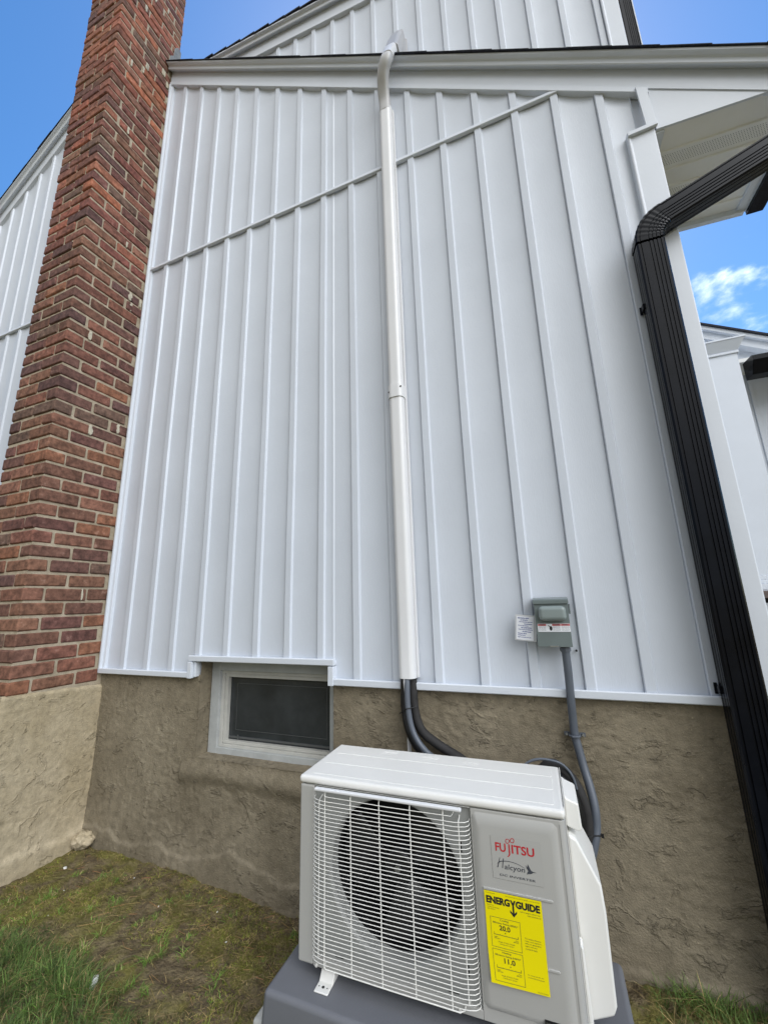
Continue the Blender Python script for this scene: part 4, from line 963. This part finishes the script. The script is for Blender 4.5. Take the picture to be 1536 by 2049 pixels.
# ================================================================== GROUND, GRASS, LITTER
def gz(x, y):
    z = .012 + .045 * smooth01((x + .6) / .9) - .05 * math.exp(-((x + 1.15) / .45) ** 2) * math.exp(-(y / .35) ** 2)
    z += .012 * nf(x * 2.3, y * 2.3, 0) + .012 * nf(x * 7, y * 7, 3)
    if -3.5 < x < 2 and -3 < y < .5: z += .012 * nf(x * 15, y * 15, 5) + .009 * nf(x * 38, y * 38, 8)
    return z - .02 * smooth01((-y - .8) / 2)
xs = list(-np.geomspace(3.3, 300, 26)[::-1]) + list(np.arange(-3.25, 1.6, .016)) + list(np.geomspace(1.65, 300, 28))
ys = list(-np.geomspace(2.7, 300, 26)[::-1]) + list(np.arange(-2.65, .05, .016)) + list(np.geomspace(.1, 300, 28))
vs = [(x, y, gz(x, y)) for x in xs for y in ys]; n = len(ys)
fs = [(i * n + j, (i + 1) * n + j, (i + 1) * n + j + 1, i * n + j + 1) for i in range(len(xs) - 1) for j in range(n - 1)]
g = MB().add(vs, fs).build('ground', 'ground', fixn=False); g.data.shade_smooth(); tag(g, kind='structure')

def grass():
    V = []; F = []; C = []; rnd = np.random.default_rng(3)
    def blade(x, y, h, w, lean, az, col):
        z = gz(x, y) - .003; o = len(V); px, py = math.cos(az), math.sin(az); sx, sy = -py, px
        for t, ww in ((0, 1), (.45, .8), (.8, .45)):
            d = lean * h * t * t; V.append((x + px * d - sx * w * ww, y + py * d - sy * w * ww, z + h * t * (1 - .25 * lean * t))); V.append((x + px * d + sx * w * ww, y + py * d + sy * w * ww, z + h * t * (1 - .25 * lean * t)))
        d = lean * h; V.append((x + px * d, y + py * d, z + h * (1 - .3 * lean)))
        F.extend([(o, o + 1, o + 3, o + 2), (o + 2, o + 3, o + 5, o + 4), (o + 4, o + 5, o + 6)]); C.extend([col] * 3)
    cnt = 0; tries = 0
    while cnt < 205000 and tries < 900000:
        tries += 1
        if rnd.random() < .82: x = rnd.uniform(-3.1, -.75); y = -abs(rnd.uniform(0, 1.5))
        else: x = rnd.uniform(-.1, 1.6); y = rnd.uniform(-1.0, -.02)
        if -.94 < x < .125 and y > -.62: continue
        if -2.99 < x < -2.5 and y > -.52: continue
        far = smooth01((-y - .36 - .30 * nf(x * 2.5, y * 2.5, 20)) / .38) if x < -.5 else smooth01((x - .12 - .1 * nf(x * 5, y * 5, 2)) / .18)
        m = nf(x * 3.1, y * 3.1, 11) + .5 * nf(x * 8, y * 8, 12) + .35 * nf(x * 20, y * 20, 13)
        dens = .42 + .6 * far + .9 * m
        if rnd.random() > dens: continue
        dry = rnd.random() < .45 - .28 * far
        cl = nf(x * 9, y * 9, 31) + .6 * nf(x * 24, y * 24, 32)
        if far > .3 and rnd.random() < (.55 + .9 * cl) * far: h = rnd.uniform(.015, .055) * (.5 + .6 * far) * (1 + .9 * cl); ln = rnd.uniform(.3, 1.6)
        elif cl > .55 and rnd.random() < .3: h = rnd.uniform(.012, .034); ln = rnd.uniform(.4, 1.6)
        else: h = rnd.uniform(.004, .015); ln = rnd.uniform(.5, 2.4)
        k = rnd.uniform(.6, 1.7) * (1 + .75 * nf(x * 28, y * 28, 41) + .5 * nf(x * 11, y * 11, 42))
        if dry: col = (.26 * k, .19 * k, .085 * k); ln *= 1.5; h *= .9
        elif far > .4: col = (.082 * k, .132 * k, .030 * k)
        else: col = (.155 * k, .165 * k, .028 * k) if m > -.1 else (.13 * k, .12 * k, .04 * k)
        blade(x, y, max(h, .003), rnd.uniform(.0007, .0015) if h > .02 else rnd.uniform(.0008, .0014), ln, rnd.uniform(0, 6.28), col); cnt += 1
    for i in range(150):   # separate tufts standing out of the moss
        tx = rnd.uniform(-2.5, -.92); ty = -rnd.uniform(.10, 1.15)
        if (-2.99 < tx < -2.48 and ty > -.52) or (tx > -1.0 and ty > -.66): continue
        hh = rnd.uniform(.014, .04) * (.7 + .6 * smooth01((-ty - .2) / .4))
        for b in range(rnd.integers(12, 34)):
            k = rnd.uniform(.7, 1.7); c_ = (.12 * k, .21 * k, .035 * k) if rnd.random() < .8 else (.32 * k, .27 * k, .12 * k)
            blade(tx + rnd.normal() * .011, ty + rnd.normal() * .011, hh * rnd.uniform(.5, 1.2), rnd.uniform(.0009, .0019), rnd.uniform(.3, 1.7), rnd.uniform(0, 6.28), c_)
    for i in range(420):   # loose straw and needles lying flat
        x = rnd.uniform(-2.6, -.9); y = -rnd.uniform(.03, 1.2); a = rnd.uniform(-.6, .9); l_ = rnd.uniform(.015, .07)
        if -2.99 < x < -2.5 and y > -.5: continue
        o = len(V); w = .00045; z0 = gz(x, y) + .004; x2, y2 = x + l_ * math.cos(a), y + l_ * math.sin(a); z2 = gz(x2, y2) + .005
        V.extend([(x, y - w, z0), (x, y + w, z0 + .001), (x2, y2 + w, z2 + .001), (x2, y2 - w, z2)]); F.append((o, o + 1, o + 2, o + 3)); C.append((rnd.uniform(.2, .34), rnd.uniform(.13, .22), .07))
    mb = MB(); mb.v = V; mb.f = F; mb.c = C; o = mb.build('grass', 'grass', fixn=False); tag(o, 'patchy grass and moss on bare soil along the foundation', 'grass', kind='stuff')
grass()
def pebble(name, label, cat, x, y, s, m='leafw', group=None, seed=0):
    bm = bmesh.new(); bmesh.ops.create_icosphere(bm, subdivisions=2, radius=1)
    for v in bm.verts: v.co = Vector((v.co.x * s[0], v.co.y * s[1], v.co.z * s[2])) * (1 + .3 * noise.noise(v.co * 1.5 + Vector((seed, 0, 0))))
    me = bpy.data.meshes.new(name); bm.to_mesh(me); bm.free(); me.materials.append(M[m]); me.shade_smooth()
    o = bpy.data.objects.new(name, me); COL.objects.link(o); o.location = (x, y, gz(x, y) + s[2] * .8); o.rotation_euler = (.2, .1, seed * 1.3)
    tag(o, label, cat, group); return o
pebble('paper_scrap', 'curled white scrap lying upright in the grass at lower left', 'scrap', -1.575, -.585, (.013, .027, .008), seed=1).rotation_euler = (.5, .3, .35)
pebble('pebble', 'white oval pebble on bare soil beside the chimney base', 'pebble', -2.40, -.175, (.014, .009, .006), seed=2)
for i, (x, y, d) in enumerate([(-1.98, -.12, 'chip'), (-1.70, -.22, 'c'), (-2.1, -.42, 'c'), (-1.45, -.14, 'c'), (-2.2, -.30, 'c'), (-1.3, -.25, 'c')]):
    pebble('stone_chip', 'tiny pale stone chip among the moss near the foundation', 'stone chip', x, y, (.0042, .003, .002), group='pale chips scattered on the soil', seed=i + 3)

# ------------------------------------------------------------------ parts that come in several pieces become one object each
def split_pieces(name):
    for o in [q for q in bpy.data.objects if q.type == 'MESH' and q.name.split('.')[0] == name]:
        me = o.data; n = len(me.vertices); par = list(range(n))
        def find(a):
            while par[a] != a: par[a] = par[par[a]]; a = par[a]
            return a
        for e in me.edges:
            a, b = find(e.vertices[0]), find(e.vertices[1]); par[a] = b
        groups = {}
        for p in me.polygons: groups.setdefault(find(p.vertices[0]), []).append(p)
        if len(groups) < 2 or len(groups) > 60: continue
        kids = [c for c in bpy.data.objects if c.parent == o]; first = True; old = me
        for ps in list(groups.values()):
            idx = {}; F = []
            for p in ps: F.append(tuple(idx.setdefault(v, len(idx)) for v in p.vertices))
            nm = bpy.data.meshes.new(name); nm.from_pydata([old.vertices[v].co[:] for v in idx], [], F); nm.materials.append(old.materials[0]); nm.shade_smooth() if ps[0].use_smooth else None
            if ps[0].use_smooth and not any(m.type == 'BEVEL' for m in o.modifiers): nm.set_sharp_from_angle(angle=R(35))
            if first: tgt = o; first = False
            else: tgt = o.copy(); COL.objects.link(tgt)
            tgt.data = nm
for nm_ in ('front_rail', 'base_edge', 'screw', 'slot', 'clamp_screw', 'bolt_hole', 'panel_rib', 'moulded_rib', 'soffit_channel', 'cabinet', 'raised_rib', 'stone_ledge', 'batten', 'upright_wire', 'notch_return', 'end_cap', 'red_band', 'mortar_smear', 'plinth', 'capital'):
    split_pieces(nm_)
